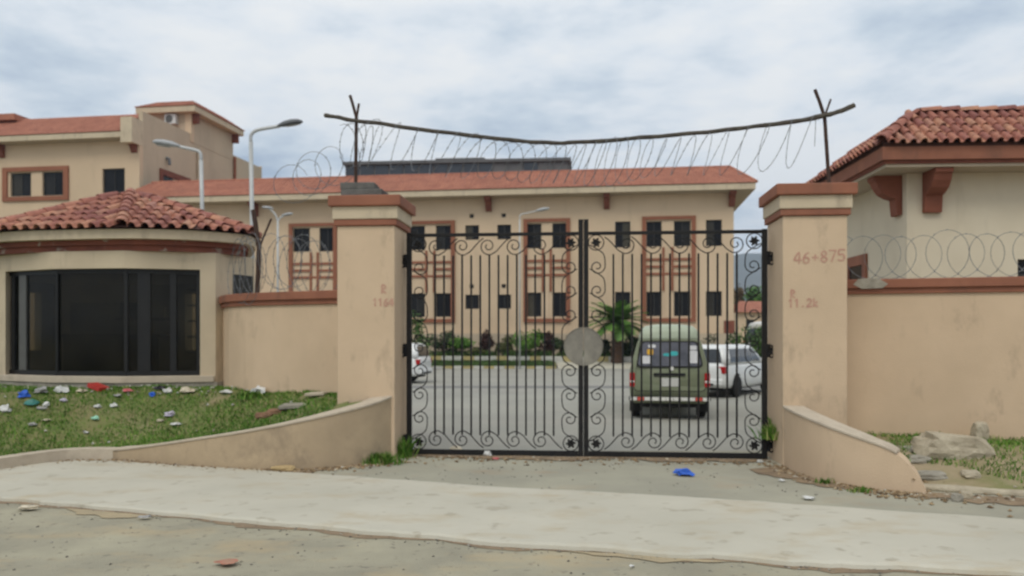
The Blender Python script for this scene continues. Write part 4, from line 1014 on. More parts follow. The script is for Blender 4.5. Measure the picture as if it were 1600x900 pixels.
# stair tower
TZ = cside(300, 178)[1]; TX0 = -3.4
tw = MB(); tw.box(TX0, .02, 6.21, 12.39, PZ - .6, TZ); tw.build('stair_tower', 'facade_grey', cb)
MB().box(-.42, .06, 6.1, 6.5, PZ - .6, TZ - .001).build('corner_post', 'facade', cb)
o3 = .6; EZ3 = TZ
MB().box(TX0 - o3, .02 + o3, 6.2 - o3, 12.4 + o3, TZ + .001, TZ + .42).build('tower_fascia', 'cream', cb)
A_, B_, C_, D_ = [Vector(p) for p in ((TX0 - o3 - .05, 6.2 - o3 - .05, TZ + .43), (.02 + o3 + .05, 6.2 - o3 - .05, TZ + .43), (.02 + o3 + .05, 12.4 + o3 + .05, TZ + .43), (TX0 - o3 - .05, 12.4 + o3 + .05, TZ + .43))]
tz4 = TZ + 1.25; q = [Vector((TX0 + .2, 7.3, tz4)), Vector((-.5, 7.3, tz4)), Vector((-.5, 11.4, tz4)), Vector((TX0 + .2, 11.4, tz4))]
tr_ = MB(); tile_sheet(tr_, A_, B_, q[1], q[0]); tile_sheet(tr_, B_, C_, q[2], q[1]); tile_sheet(tr_, C_, D_, q[3], q[2]); tile_sheet(tr_, D_, A_, q[0], q[3]); tr_.quad(*q); tr_.build('tower_roof', 'tile_far', cb)
for yb in (6.25, 12.2): MB().box(-.3, .5, yb, yb + .25, TZ - .7, TZ - .002).build('bracket', 'bracket', cb)
yy, zz_ = cside(268, 187, -1.0)
rot = Matrix.Rotation(CRZ, 3, 'Z')
axx = (at(268, 188, 58).x); ac = thing('air_conditioner', 'white air conditioner unit on the stair tower wall under the eave', 'air conditioner', CO + rot @ Vector((-1.45, 6.205, ch(268, 188, 6.2)[1] - .35)), CRZ)
MB().box(-.45, .45, -.36, -.002, 0, .72).build('casing', 'ac', ac, bevel=.03); MB().lathe([(0.001, -.385), (.27, -.385), (.29, -.361)], 18, Matrix.Translation((-.08, 0, .36)) @ Matrix.Rotation(R(90), 4, 'X') @ Matrix.Diagonal((1, 1, -1, 1))).build('fan_grille', 'frame_grey', ac)

# ---------------------------------------------------------------- street lamps
def lamp_post(label, pole_pts, arms, r=.055, head=.66, dark=(False,)):
    base = pole_pts[0]; t = thing('street_lamp', label, 'street lamp', base)
    MB().tube([p - base for p in pole_pts], [r * 1.25] + [r] * (len(pole_pts) - 1), 10).build('pole', 'galv', t, True)
    for k, (arm, h0, h1) in enumerate(arms):
        MB().tube([p - base for p in smooth_path(arm, 4)], r * .8, 8).build('arm', 'galv', t, True)
        a, b = h0 - base, h1 - base; d = b - a; Lh = d.length; x_ = d.normalized(); y_ = Vector((0, 0, 1)).cross(x_).normalized(); z_ = x_.cross(y_)
        prof = [(0, .05, .04), (.08, .075, .06), (.3, .13, .10), (.6, .15, .11), (.85, .12, .085), (.97, .06, .04), (1, .01, .01)]
        rings = []; rl = []
        for u, wd, ht in prof:
            c_ = a + x_ * (u * Lh); s_ = Lh / .66
            rings.append([c_ + y_ * (wd * s_ * math.cos(q_)) + z_ * (ht * s_ * math.sin(q_) * (1.0 if math.sin(q_) > 0 else .35)) for q_ in [2 * math.pi * j / 12 for j in range(12)]])
        ho = MB().loft(rings).build('lamp_head', 'lamp_head_dark' if dark[k % len(dark)] else 'lamp_head', t, True)
        MB().loft([[a + x_ * (u * Lh) + y_ * (wd * .8 * s_ * math.cos(q_)) - z_ * (.035 * s_ + .02 * s_ * math.sin(q_ / 2)) for q_ in [2 * math.pi * j / 10 for j in range(10)]] for u, wd in ((.35, .11), (.6, .13), (.85, .10))]).build('lens', 'lamp_lens', ho)
    return t
Y1 = 22.0
b = at(395, 527, Y1); b.z = 0
lamp_post('grey street lamp with arm bent right beyond the guardhouse roof', [b, at(394, 360, Y1), at(392, 222, Y1)], [([at(392, 222, Y1), at(392, 212, Y1), at(398, 205, Y1), at(412, 201, Y1), at(437, 197, Y1)], at(434, 197.5, Y1), at(473, 190, Y1 - .1))], .06, dark=(True,))
Y2 = 24.0; b = at(317, 527, Y2); b.z = 0
lamp_post('grey street lamp with arm bent left over the guardhouse roof', [b, at(316, 330, Y2), at(314, 250, Y2)], [([at(314, 250, Y2), at(313, 240, Y2), at(307, 235, Y2), at(280, 229, Y2)], at(281, 229, Y2), at(238, 222, Y2 - .1))], .06)
Y3 = 41.5; b = at(812, 527, Y3); b.z = 0
lamp_post('thin grey street lamp in front of the long building right of the small windows', [b, at(812, 400, Y3), at(812, 343, Y3)], [([at(812, 343, Y3), at(813, 336, Y3), at(822, 333, Y3), at(838, 330, Y3)], at(837, 330, Y3), at(859, 326, Y3))], .036)
Y4 = 36.0; b = at(434, 527, Y4); b.z = 0
lamp_post('double headed grey lamp behind the left wall beside the framed windows', [b, at(434, 420, Y4), at(434, 345, Y4)], [([at(434, 346, Y4), at(430, 335, Y4), at(421, 326, Y4)], at(427, 326, Y4), at(409, 324, Y4)), ([at(434, 346, Y4), at(438, 340, Y4), at(443, 338, Y4)], at(440, 337, Y4), at(458, 334, Y4))], .045)

# ---------------------------------------------------------------- vehicles
def wheel(parent, x, y, r=.31, wd=.2, axis='x'):
    m_ = Matrix.Translation((x, y, r)) @ Matrix.Rotation(R(90), 4, 'Y'); wo = bpy.data.objects.new('wheel', None)
    h = wd / 2
    tm = MB().lathe([(r * .62, -h), (r * .9, -h), (r, -h * .7), (r, h * .7), (r * .9, h), (r * .62, h)], 22, m_).build('wheel', 'rubber', parent, True)
    MB().lathe([(.001, -h * .72), (r * .25, -h * .82), (r * .58, -h * .7), (r * .62, -h * .85), (r * .62, h * .85), (r * .58, h * .7), (r * .25, h * .82), (.001, h * .72)], 16, m_).build('rim', 'chrome', tm, True)
def build_van(label, loc, rz, paint, roofm, stickers_reflections, sc=1.0):
    t = thing('minibus', label, 'van', loc, rz); t.scale = (sc * .985, sc, sc)
    # local axes: x right, y forward, rear face near y = 0
    prof = [(.74, .34), (.815, .44), (.835, .70), (.830, 1.00), (.79, 1.16), (.675, 1.58), (.63, 1.66)]
    def ring(y, s=1.0, lean=0.0, top=1.0):
        R_ = []
        for x, z in prof: R_.append((x * s, z))
        full = [(-x, z) for x, z in R_] + [(x, z) for x, z in R_[::-1]]
        return [Vector((x, y + lean * max(0, z - 1.0), z)) for x, z in full]
    b_ = MB(); b_.loft([ring(.0, .95, .16), ring(.03, .985, .16), ring(.12, 1.0, .15), ring(1.2, 1.0, .02), ring(3.2, 1.0, -.1), ring(4.0, .99, -.35), ring(4.35, .93, -.55), ring(4.42, .86, -.6)])
    b_.build('body', paint, t, True, 0)
    rf = MB(); rr = []
    for y, s, h in ((.10, .93, .17), (.17, .98, .27), (.45, 1.0, .33), (1.4, 1.0, .34), (2.9, .98, .32), (3.45, .92, .22), (3.65, .86, .05)):
        rr.append([Vector((x * s, y, 1.655 + z * h / .34)) for x, z in [(-.645, 0), (-.63, .10), (-.59, .22), (-.50, .30), (-.27, .335), (0, .34), (.27, .335), (.50, .30), (.59, .22), (.63, .10), (.645, 0)]])
    rf.loft(rr); rf.build('roof', roofm, t, True)
    ry = lambda z: .0 + .16 * max(0, z - 1.0)
    def rear(x0, x1, z0, z1, off, th=.012, taper=0.0, rnd=.06):
        pts = []
        for cx, cz, a0 in ((x1 - rnd, z1 - rnd, 0), (x0 + rnd, z1 - rnd, 90), (x0 + rnd, z0 + rnd, 180), (x1 - rnd, z0 + rnd, 270)):
            for k in range(4):
                a = R(a0 + 30 * k); pts.append((cx + rnd * math.cos(a), cz + rnd * math.sin(a)))
        xm = (x0 + x1) / 2
        f = lambda x, z: xm + (x - xm) * (1 - taper * (z - z0) / (z1 - z0))
        n = len(pts); mb = MB()
        mb.add([(f(x, z), ry(z) - off - th, z) for x, z in pts] + [(f(x, z), ry(z) - off + .02, z) for x, z in pts], [tuple(range(n))[::-1]] + [(i, (i + 1) % n, n + (i + 1) % n, n + i) for i in range(n)])
        return mb
    rear(-.755, .755, .585, 1.712, .0, .003, .20, .09).build('door_seal', 'rubber', t)
    tg = rear(-.74, .74, .60, 1.70, .001, .006, .20, .08).build('tailgate', paint, t)
    rear(-.70, .70, 1.08, 1.63, .008, .006, .16, .09).build('window_seal', 'rubber', tg)
    rear(-.665, .665, 1.11, 1.60, .015, .005, .16, .08).build('rear_window', 'rear_glass' if stickers_reflections else 'car_glass', tg)
    rear(-.33, .33, .905, .965, .008, .014, 0, .012).build('garnish', 'rubber', tg)
    rear(-.16, .19, .69, .865, .008, .008, 0, .012).build('number_plate', 'plate_white', tg)
    rear(.0, .085, 1.02, 1.10, .008, .008, 0, .02).build('emblem', 'strip_white', tg)
    for s in (-1, 1):
        x = s * .775; l_ = rear(x - .055, x + .055, .68, .97, -.012, .03, 0, .02).build('tail_light', 'lamp_red', t)
        rear(x - .045, x + .045, .77, .81, .019, .004, 0, .01).build('reflector', 'strip_white', l_)
    bm = MB().box(-.84, .84, -.12, .06, .40, .475); bo = bm.build('bumper', 'rubber', t, bevel=.015)
    nseg = 11
    for k in range(nseg):
        a = -.82 + 1.64 * k / nseg; MB().box(a + .004, a + 1.64 / nseg - .004, -.127, -.121, .402, .473).build('reflective_strip', 'strip_red' if (k in (1, 9)) else 'strip_white', bo)
    MB().box(-.60, .60, .1, .5, .25, .339).build('underbody', 'rubber', t)
    MB().tube([(-.7, .75, .30), (.7, .75, .30)], .06, 8).build('axle', 'rubber', t); MB().lathe([(.02, -.1), (.11, -.07), (.11, .07), (.02, .1)], 12, Matrix.Translation((0, .75, .30)) @ Matrix.Rotation(R(90), 4, 'X')).build('differential', 'rust_iron', t)
    for x in (-.70, .70):
        for y in (.75, 3.4): wheel(t, x, y, .32, .19)
        MB().box(x - .13, x + .13, .30, .325, .14, .40).build('mud_flap', 'rubber', t)
    for s in (-1, 1):
        for k, (y0, y1) in enumerate(((.35, 1.25), (1.33, 2.25), (2.33, 3.1))):
            m_ = MB(); X = lambda z: s * (.79 + (.675 - .79) * (z - 1.16) / .42 + .006)
            m_.quad(*[(X(z), y, z) for y, z in ((y0, 1.17), (y1, 1.17), (y1, 1.56), (y0 + .05 * (k == 0), 1.56))]); m_.build('side_window', 'car_glass', t)
    if stickers_reflections:
        for x, z, w_, h_, mt in ((-.40, 1.40, .13, .12, 'sticker_yellow'), (.09, 1.37, .17, .09, 'sticker_teal'), (-.05, 1.345, .16, .06, 'sticker_teal'), (-.47, 1.24, .20, .16, 'sticker_white'), (.50, 1.30, .17, .26, 'sticker_white'), (.49, 1.49, .15, .09, 'sticker_white'), (-.36, 1.52, .16, .07, 'sticker_white')):  # white quads are painted reflections, yellow and teal ones are stickers
            rear(x - w_ / 2, x + w_ / 2, z - h_ / 2, z + h_ / 2, .021, .002, 0, .03).build('sticker', mt, tg)
    return t
vY = 15.9; vx = (1046 - 800) * vY / F
build_van('olive green minibus seen from behind with red and white strip on its bumper', (vx, vY, .012), -math.atan2(vx, vY) + R(2), 'van_paint', 'van_roof', True, .96)

def build_car(label, loc, rz, wagon=True):
    t = thing('parked_car', label, 'car', loc, rz)
    def ring(y, hw, zt, zb=.24):
        pts = [(.93 * hw, zb), (hw, zb + .10), (hw * 1.005, .55), (hw * .985, zt - .12), (hw * .95, zt - .04), (hw * .82, zt)]
        return [Vector((-x, y, z)) for x, z in pts] + [Vector((x, y, z)) for x, z in pts[::-1]]
    bd = MB(); bd.loft([ring(-2.12, .70, .84, .36), ring(-2.08, .78, .93, .30), ring(-1.9, .83, .96, .27), ring(-1.2, .845, .95), ring(0, .85, .93), ring(.9, .845, .93), ring(1.5, .83, .88), ring(1.95, .79, .78, .27), ring(2.12, .70, .68, .32), ring(2.16, .60, .60, .36)]); bd.build('body', 'white_paint', t, True)
    lv = [(.90, -2.05, 1.12, .815), (1.10, -2.02, .86, .775), (1.32, -1.94, .52, .70), (1.40, -1.86, .40, .65), (1.435, -1.70, .25, .55)]
    def rr(z, y0, y1, hw, c=.10):
        pts = []
        for cx, cy, a0 in ((hw - c, y1 - c, 0), (-hw + c, y1 - c, 90), (-hw + c, y0 + c, 180), (hw - c, y0 + c, 270)):
            for k in range(4): a = R(a0 + 30 * k); pts.append(Vector((cx + c * math.cos(a), cy + c * math.sin(a), z)))
        return pts
    MB().loft([rr(*l) for l in lv]).build('cabin', 'white_paint', t, True)
    X = lambda z: np.interp(z, [l[0] for l in lv], [l[3] for l in lv]) + .004
    ZG = [.955, 1.10, 1.22, 1.325]
    YF = lambda z: np.interp(z, [l[0] for l in lv], [l[2] for l in lv]); YR = lambda z: np.interp(z, [l[0] for l in lv], [l[1] for l in lv]) - .004
    for s in (-1, 1):
        for y0, y1, y2, y3 in ((-1.72, -1.02, -1.02, -1.58), (-.97, -.05, -.05, -.97), (.0, .80, .36, .0)):
            g_ = MB()
            for k in range(3):
                za_, zb_ = ZG[k], ZG[k + 1]; ua, ub = (za_ - ZG[0]) / (ZG[-1] - ZG[0]), (zb_ - ZG[0]) / (ZG[-1] - ZG[0]); E = lambda p, q, u: p + (q - p) * u
                g_.quad((s * (X(za_) + .008), E(y0, y3, ua), za_), (s * (X(za_) + .008), E(y1, y2, ua), za_), (s * (X(zb_) + .008), E(y1, y2, ub), zb_), (s * (X(zb_) + .008), E(y0, y3, ub), zb_))
            g_.build('side_window', 'car_glass', t)
        tl_ = MB().box(s * .70 - .10, s * .70 + .10, -2.115, -1.95, .66, .86).build('tail_light', 'lamp_red', t, bevel=.02)
        MB().box(s * .62 - .15, s * .62 + .15, 1.98, 2.13, .55, .68).build('headlight', 'plate_white', t, bevel=.03)
        MB().box(s * .93 - .07, s * .93 + .07, .62, .72, .93, 1.04).build('wing_mirror', 'white_paint', t, bevel=.02)
        for y in (-1.28, 1.32):
            ar = MB(); ar.lathe([(.001, 0), (.345, 0), (.345, .02), (.001, .02)], 20, Matrix.Translation((s * .838 - (.01 if s > 0 else .01), y, .32)) @ Matrix.Rotation(R(90), 4, 'Y')); ar.build('wheel_arch', 'rubber', t)
            wheel(t, s * .80, y, .30, .17)
    rw_, ws_ = MB(), MB()
    for k in range(3):
        za_, zb_ = ZG[k], ZG[k + 1]
        rw_.quad(*[(x * (X(z) - .12), YR(z) - .008, z) for x, z in ((-1, za_), (1, za_), (1, zb_), (-1, zb_))]); ws_.quad(*[(x * (X(z) - .10), YF(z) + .012, z) for x, z in ((-1, za_), (1, za_), (1, zb_), (-1, zb_))])
    rw_.build('rear_window', 'car_glass', t); ws_.build('windscreen', 'car_glass', t)
    MB().box(-.74, .74, -2.17, -2.02, .34, .52).build('bumper', 'white_paint', t, bevel=.04); MB().box(-.25, .25, -2.135, -2.09, .68, .79).build('number_plate', 'plate_white', t)
    MB().box(-.5, .5, -2.18, -2.171, .34, .40).build('diffuser', 'rubber', t); MB().box(-.7, .7, -1.9, 1.9, .2, .30).build('underbody', 'rubber', t)
    return t
build_car('white estate car parked turned right beside the green van', (6.23, 23.5, .008), R(-35))
build_car('white car mostly hidden behind the left gate pillar at the gate hinge', (-5.2, 29.3, .008), R(80))
build_van('white minibus far off beyond the bushes at the right gate post', ((1180 - 800) * 60 / F, 60, -.03), R(-60), 'white_paint', 'white_paint', False, 1.45)

# ---------------------------------------------------------------- garden: kerb stones, planter, shrubs, palm
def kerb_row(name, label, p0, p1, n, z0, z1, wd, cat, mats):
    p0, p1 = Vector(p0), Vector(p1); d = p1 - p0; t = thing(name, label, cat, p0, math.atan2(d.y, d.x)); l = d.length / n
    me = [MB().box(.006, l - .006, 0, wd, z0, z1).mesh('kerb_stone', m_) for m_ in mats]
    for k in range(n): o_ = link('kerb_stone', me[k % len(me)], t, (k * l, random.uniform(-.01, .01), random.uniform(-.012, .006)))
    return t
kerb_row('painted_kerb', 'low yellow and white painted kerb along the far edge of the forecourt', (-8.5, 42.2, .006), (2.3, 41.6, .006), 20, -.02, .14, .2, 'kerb', ['kerb_white', 'kerb_yellow'])
kerb_row('planter_edge', 'raised yellow and white edging of the shrub bed in front of the long building', (-9.5, 45.2, 0), (9.0, 43.6, 0), 30, .20, .60, .22, 'kerb', ['kerb_white', 'kerb_white', 'kerb_yellow'])
pb = MB(); pb.add([(-9.5, 45.4, .56), (9.0, 43.8, .56), (11, 45.5, .56), (-9.5, 48, .56)], [(0, 1, 2, 3)]); structure('planter_soil', pb, 'soil')
pw = MB(); pw.quad((2.4, 41.8, .012), (14, 41.0, .012), (14, 43.1, .30), (2.45, 44.15, .30)); structure('path', pw, 'slab')
gs = MB(); gs.quad((-8.5, 42.38, .10), (2.3, 41.78, .10), (2.4, 44.2, .33), (-8.5, 45.1, .33)); structure('grass_strip', gs, 'bank')

def leaves(n, rx, ry_, rz_, size, seed, clumps=9, shell=.55):
    """leaf-sized quads gathered in clumps inside an ellipsoid; (4n,3) array"""
    rs_ = np.random.RandomState(seed); cd = rs_.normal(size=(clumps, 3)); cd /= np.linalg.norm(cd, axis=1)[:, None]; cd *= rs_.uniform(.25, .8, (clumps, 1))
    k = rs_.randint(0, clumps, n); d = rs_.normal(size=(n, 3)); d /= np.linalg.norm(d, axis=1)[:, None]
    p = cd[k] + d * (rs_.uniform(0, 1, (n, 1)) ** .5) * rs_.uniform(.28, shell, (clumps, 1))[k]
    p = p * np.array([rx, ry_, rz_])
    nr = rs_.normal(size=(n, 3)) + d * .8 + np.array([0, 0, .5]); nr /= np.linalg.norm(nr, axis=1)[:, None]
    a = np.cross(nr, rs_.normal(size=(n, 3))); a /= np.linalg.norm(a, axis=1)[:, None]; b = np.cross(nr, a)
    s = size * rs_.uniform(.6, 1.3, (n, 1))
    V = np.stack([p - a * s, p + b * s * .45, p + a * s, p - b * s * .45], 1); return V.reshape(-1, 3)
def shrub(label, px, Y, ybase, ytop, wpx, mat, group, n=420, zb=.56, stem=True, size=.09, name='shrub', cat='shrub'):
    zt = at(px, ytop, Y).z; h = zt - zb; rx = wpx * Y / F / 2; b_ = Vector(((px - 800) * Y / F, Y, zb)); t = thing(name, label, cat, b_, 0, group)
    ch_ = h * (.86 if stem else 1.0)
    V = leaves(n, rx * 1.55, rx * 1.3, ch_ / 2 * 1.3, size, int(px * 7 + Y)); V += np.array([0, 0, h - ch_ / 2])
    V[:, 2] = np.maximum(V[:, 2], .02)
    link('foliage', npmesh('foliage', V, 4, mat), t)
    s_ = MB()
    for k in range(4):
        a = k * 1.7; s_.tube([(0.03 * math.cos(a), .03 * math.sin(a), -.02), (rx * .25 * math.cos(a), rx * .25 * math.sin(a), h * .35), (rx * .5 * math.cos(a), rx * .5 * math.sin(a), h * .7)], [.035, .025, .01], 5)
    s_.build('stem', 'bark', t)
GRP = 'shrubs in the bed before the long building'
for px, Y, yt, wp, mt, lab in ((652, 40, 503, 34, 'leaf_mid', 'leafy green shrub just right of the left gate hinge above the white car'), (690, 45.6, 518, 46, 'leaf_dark', 'wide dark shrub in the bed between the gate hinge and a round bright shrub'), (722, 45.2, 526, 30, 'leaf_bright', 'round bright green shrub in the bed next to the maroon one'),
                              (758, 45.6, 519, 20, 'leaf_maroon', 'upright maroon leaved shrub in the flower bed'), (788, 45.4, 528, 24, 'leaf_olive', 'thin olive shrub between the maroon shrub and the lamp pole'), (745, 45.1, 545, 26, 'leaf_olive', 'low olive plant at the foot of the maroon shrub'),
                              (826, 44.9, 514, 46, 'leaf_bright', 'bushy bright green shrub right behind the thin lamp pole'), (856, 45.4, 523, 26, 'leaf_maroon', 'dull maroon shrub right of the bushy bright one'), (880, 45, 527, 30, 'leaf_dark', 'dark shrub half hidden by the round lock plate'),
                              (938, 44.4, 533, 30, 'leaf_dark', 'low dark shrub at the left of the palm trunk'), (990, 44.2, 526, 40, 'leaf_dark', 'dark shrub between the palm trunk and the green van')):
    zb0 = .56 if Y > 44 else 0.0
    shrub(lab, px, Y, 0, yt, wp, mt, GRP, 900, zb0, size=.11)
shrub('big round dark green bush behind the white car at the right gate post', 1172, 38, 0, 508, 52, 'leaf_mid', None, 1500, 0.0, False, .10, 'bush', 'bush')
shrub('low dark bush growing under the corner of the long building', 1120, 44.0, 0, 528, 40, 'leaf_dark', None, 420, 0.0, False, .09, 'bush', 'bush')
# palm
PY = 43.6; pb_ = Vector(((964 - 800) * PY / F, PY, .2)); pt = thing('palm', 'short palm with a shaggy trunk and arching green fronds behind the gate', 'palm', pb_)
hz = at(0, 503, PY).z - .2
tr_ = MB(); ringsT = []
for k in range(15):
    u = k / 14; rr_ = .31 - .06 * u + (.045 if k % 2 else 0)
    ringsT.append([Vector((rr_ * math.cos(a) * (1 + .12 * math.sin(5 * a + k)), rr_ * math.sin(a) * (1 + .12 * math.cos(4 * a + k)), u * hz)) for a in [2 * math.pi * j / 12 for j in range(12)]])
tr_.loft(ringsT); tr_.build('trunk', 'bark', pt)
for k in range(38):
    a = k * 2.39996; el = R(80 - 92 * (k / 38) ** .8); Lf = 1.6 + .3 * random.random(); mb = MB(); pts = []
    for j in range(9):
        u = j / 8; r_ = Lf * u * math.cos(el - u * .5); z_ = Lf * u * math.sin(el) - .75 * u * u * (1.0 - .3 * math.sin(el)); pts.append(Vector((r_ * math.cos(a), r_ * math.sin(a), hz + z_)))
    mb.tube(pts, [.03 - .022 * j / 8 for j in range(9)], 4); side = Vector((-math.sin(a), math.cos(a), 0))
    for j in range(1, 8):
        for q in (0, .33, .66):
            p = pts[j].lerp(pts[min(j + 1, 8)], q); d = (pts[min(j + 1, 8)] - pts[j]).normalized(); ll = .50 * math.sin(math.pi * (.15 + .8 * (j + q) / 8.5)) + .08
            for s in (-1, 1):
                tip = p + side * (s * ll * .75) + d * ll * .6 + Vector((0, 0, -.12 * ll + random.uniform(-.05, .05))); w_ = d * .075
                mb.add([p - w_, tip, p + w_], [(0, 1, 2)])
    mb.build('frond', 'leaf_palm', pt)

# ---------------------------------------------------------------- far right: house, trees, hills
def tree(label, px, Y, ytop, wpx, mat, seed):
    b_ = Vector(((px - 800) * Y / F, Y, -.03)); h = at(0, ytop, Y).z; rx = wpx * Y / F / 2; t = thing('broadleaf_tree', label, 'tree', b_, 0, None)
    V = leaves(1500, rx, rx, h * .36, .34, seed, 14) + np.array([0, 0, h * .64]); link('crown', npmesh('crown', V, 4, mat), t)
    s_ = MB().tube([(0, 0, 0), (.1, 0, h * .3), (0, .1, h * .55)], [.3, .22, .12], 7)
    for k in range(5):
        a = k * 1.256; s_.tube([(.05, 0, h * (.3 + .04 * k)), (rx * .35 * math.cos(a), rx * .35 * math.sin(a), h * .55), (rx * .6 * math.cos(a), rx * .6 * math.sin(a), h * .72)], [.12, .08, .03], 5)
    s_.build('trunk', 'bark', t)
tree('round bright green tree far beyond the forecourt near the right gate post', 1182, 112, 432, 50, 'leaf_bright', 3)
tree('rusty leaved tree at the corner of the long building below the hills', 1154, 118, 436, 26, 'leaf_rust', 4)
tree('dark tree behind the right gate pillar far away', 1225, 120, 425, 60, 'leaf_mid', 5)
HY = 92.0; x0, x1 = at(1152, 0, HY).x, at(1215, 0, HY).x
hs = thing('far_house', 'small tan house with a terracotta roof far beyond the forecourt', 'house', (x0, HY, -.03))
W_ = x1 - x0; hw_ = at(0, 488, HY).z
MB().box(0, W_, 0, 6, 0, hw_).build('wall', 'facade', hs); rf = MB(); tile_sheet(rf, (-.4, -.5, hw_), (W_ + .4, -.5, hw_), (W_ - 1, 2.8, hw_ + 1.4), (1, 2.8, hw_ + 1.4)); rf.quad((1, 2.8, hw_ + 1.4), (W_ - 1, 2.8, hw_ + 1.4), (W_ + .4, 6.5, hw_), (-.4, 6.5, hw_)); rf.build('roof', 'tile_far', hs)
for k in range(2): add_window(hs, 1.0 + 1.9 * k, 1.9 + 1.9 * k, hw_ - 2.0, hw_ - .8, -.055, 2, .06)
hm = MB(); nx, ny = 90, 14
for j in range(ny):
    for i in range(nx):
        x = -2600 + 5200 * i / (nx - 1); y = 1350 + 900 * j / (ny - 1); u = j / (ny - 1)
        r_ = 150 + 80 * mnoise.noise(Vector((x * .0016, 3, 0))) + 30 * mnoise.noise(Vector((x * .006, 7, 0))) + (70 * math.exp(-((x - 640) / 260) ** 2))
        hm.v.append((x, y, -5 + max(0, r_) * math.sin(min(1, u * 1.25) * math.pi / 2) + 20 * u * mnoise.noise(Vector((x * .01, y * .01, 0)))))
hm.f = [(j * nx + i, j * nx + i + 1, (j + 1) * nx + i + 1, (j + 1) * nx + i) for j in range(ny - 1) for i in range(nx - 1)]
structure('hills', hm, 'hill', True)

# ---------------------------------------------------------------- grass, weeds, rubble
def blades(X, Y, Z, h, seed, w_=.006):
    rs_ = np.random.RandomState(seed); n = len(X); a = rs_.uniform(0, 2 * np.pi, n); hh = h * rs_.uniform(.45, 1.3, n); ln = rs_.uniform(.15, .9, n) * hh
    base = np.stack([X, Y, Z - .01], 1); s = np.stack([np.cos(a), np.sin(a), np.zeros(n)], 1) * w_ * rs_.uniform(.7, 1.5, (n, 1)); b_ = a + rs_.uniform(-1, 1, n) + 1.57
    mid = base + np.stack([np.cos(b_) * ln * .4, np.sin(b_) * ln * .4, hh * .6], 1); tip = base + np.stack([np.cos(b_) * ln, np.sin(b_) * ln, hh], 1)
    return np.stack([base - s, base + s, mid + s * .7, tip, mid - s * .7], 1).reshape(-1, 3)
def grass_patch(name, fn, keep, x0, x1, y0, y1, n, h, seed, thresh=.0):
    rs_ = np.random.RandomState(seed); X, Y = rs_.uniform(x0, x1, n), rs_.uniform(y0, y1, n); d, z = fn(X, Y)
    pat = np.sin(1.9 * X + 1.1 * Y) * np.sin(1.3 * Y - 2.2 * X + 1) + .6 * np.sin(5.2 * X + 2) * np.sin(4.7 * Y) + rs_.normal(0, .45, n)
    ok = keep(X, Y, d) & (d > .26) & (X < np.where(X < 0, -2.35, 99)) & ((X < 4.5) | (d > .75 + .25 * np.sin(3 * X))) & (pat > thresh - 1.0 + .9 * (rs_.uniform(0, 1, n) > .9)); X, Y, z = X[ok], Y[ok], z[ok]
    return tag(link(name, npmesh(name, blades(X, Y, z, h, seed + 1), 5, 'grass')), kind='stuff')
grass_patch('grass', left_bank, left_ok, -10.5, -1.7, 7.5, 14.2, 120000, .048, 21)
grass_patch('grass', right_bank, right_ok, 3.6, 12, 7.2, 11.3, 30000, .06, 22, .35)
def weeds(label, px, py, rad, n, h, seed, name='weed_clump', p=None):
    p = p or ground_at(px, py); rs_ = np.random.RandomState(seed); r_ = rad * np.abs(rs_.normal(0, .6, n)); a = rs_.uniform(0, 6.28, n); X, Y = r_ * np.cos(a), r_ * .7 * np.sin(a)
    me = npmesh(name, blades(X, Y, np.zeros(n), h, seed, .008), 5, 'grass'); o_ = link(name, me, None, p); return tag(o_, label, 'weeds')
weeds('weed clump growing at the foot of the left wing wall beside the gate hinge', 606, 716, .26, 420, .14, 1, p=Vector((-1.72, 10.42, 0)))
weeds('tall weed clump against the left gate stile', 626, 708, .10, 160, .26, 2, p=Vector((-1.46, 10.95, 0)))
weeds('weed clump between the right gate post and the right wing wall', 1211, 720, .15, 300, .18, 3)
weeds('scruffy weeds rising along the right gate stile', 1203, 700, .06, 70, .24, 4)
weeds('tall grass tuft at the foot of the right boundary wall behind the broken slab', 1448, 672, .16, 300, .2, 5)
weeds('dry weed clump under the middle of the right wing wall', 1288, 757, .08, 90, .07, 6)
weeds('weed tuft at the foot of the broken end of the right wing wall', 1345, 770, .10, 90, .07, 7)
weeds('bright grass clump near the litter below the left boundary wall', 395, 622, .2, 420, .10, 8)
def scatter(name, pts, size, mat, seed, flat=.6):
    mb = MB(); rs_ = random.Random(seed)
    for x, y, z in pts:
        s = size * rs_.uniform(.4, 1.5); rt = rs_.uniform(0, 3.14); c_, s__ = math.cos(rt), math.sin(rt); vs = []
        for (a, b, c) in ((1, 0, .1), (0, 1, .1), (-1, 0, .15), (0, -1, .1), (.2, .1, 1), (0, 0, -.4)):
            a *= s * rs_.uniform(.6, 1.2); b *= s * rs_.uniform(.5, 1); vs.append((x + a * c_ - b * s__, y + a * s__ + b * c_, z + c * s * flat))
        mb.add(vs, [(0, 1, 4), (1, 2, 4), (2, 3, 4), (3, 0, 4), (1, 0, 5), (2, 1, 5), (3, 2, 5), (0, 3, 5)])
    return tag(mb.build(name, mat), kind='stuff')
rs_ = random.Random(5); pts = []
for path, side, n in ((LP, 1, 750), (RP, -1, 420), (LK, 1, 200)):
    out_ = [offset_path(path, -.02 * side)]; 
    for _ in range(n):
        i = rs_.randrange(len(path) - 1); p = path[i].lerp(path[i + 1], rs_.random()); t_ = path[i + 1] - path[i]; nn = Vector((t_.y, -t_.x, 0)).normalized() * -side
        q = p + nn * abs(rs_.gauss(0, .16)); pts.append((q.x, q.y, .008))
for _ in range(420): 
    u = rs_.random(); q = GL.lerp(GR, u) + Vector((0, -.12 - abs(rs_.gauss(0, .22)), 0)); pts.append((q.x, q.y, .008))
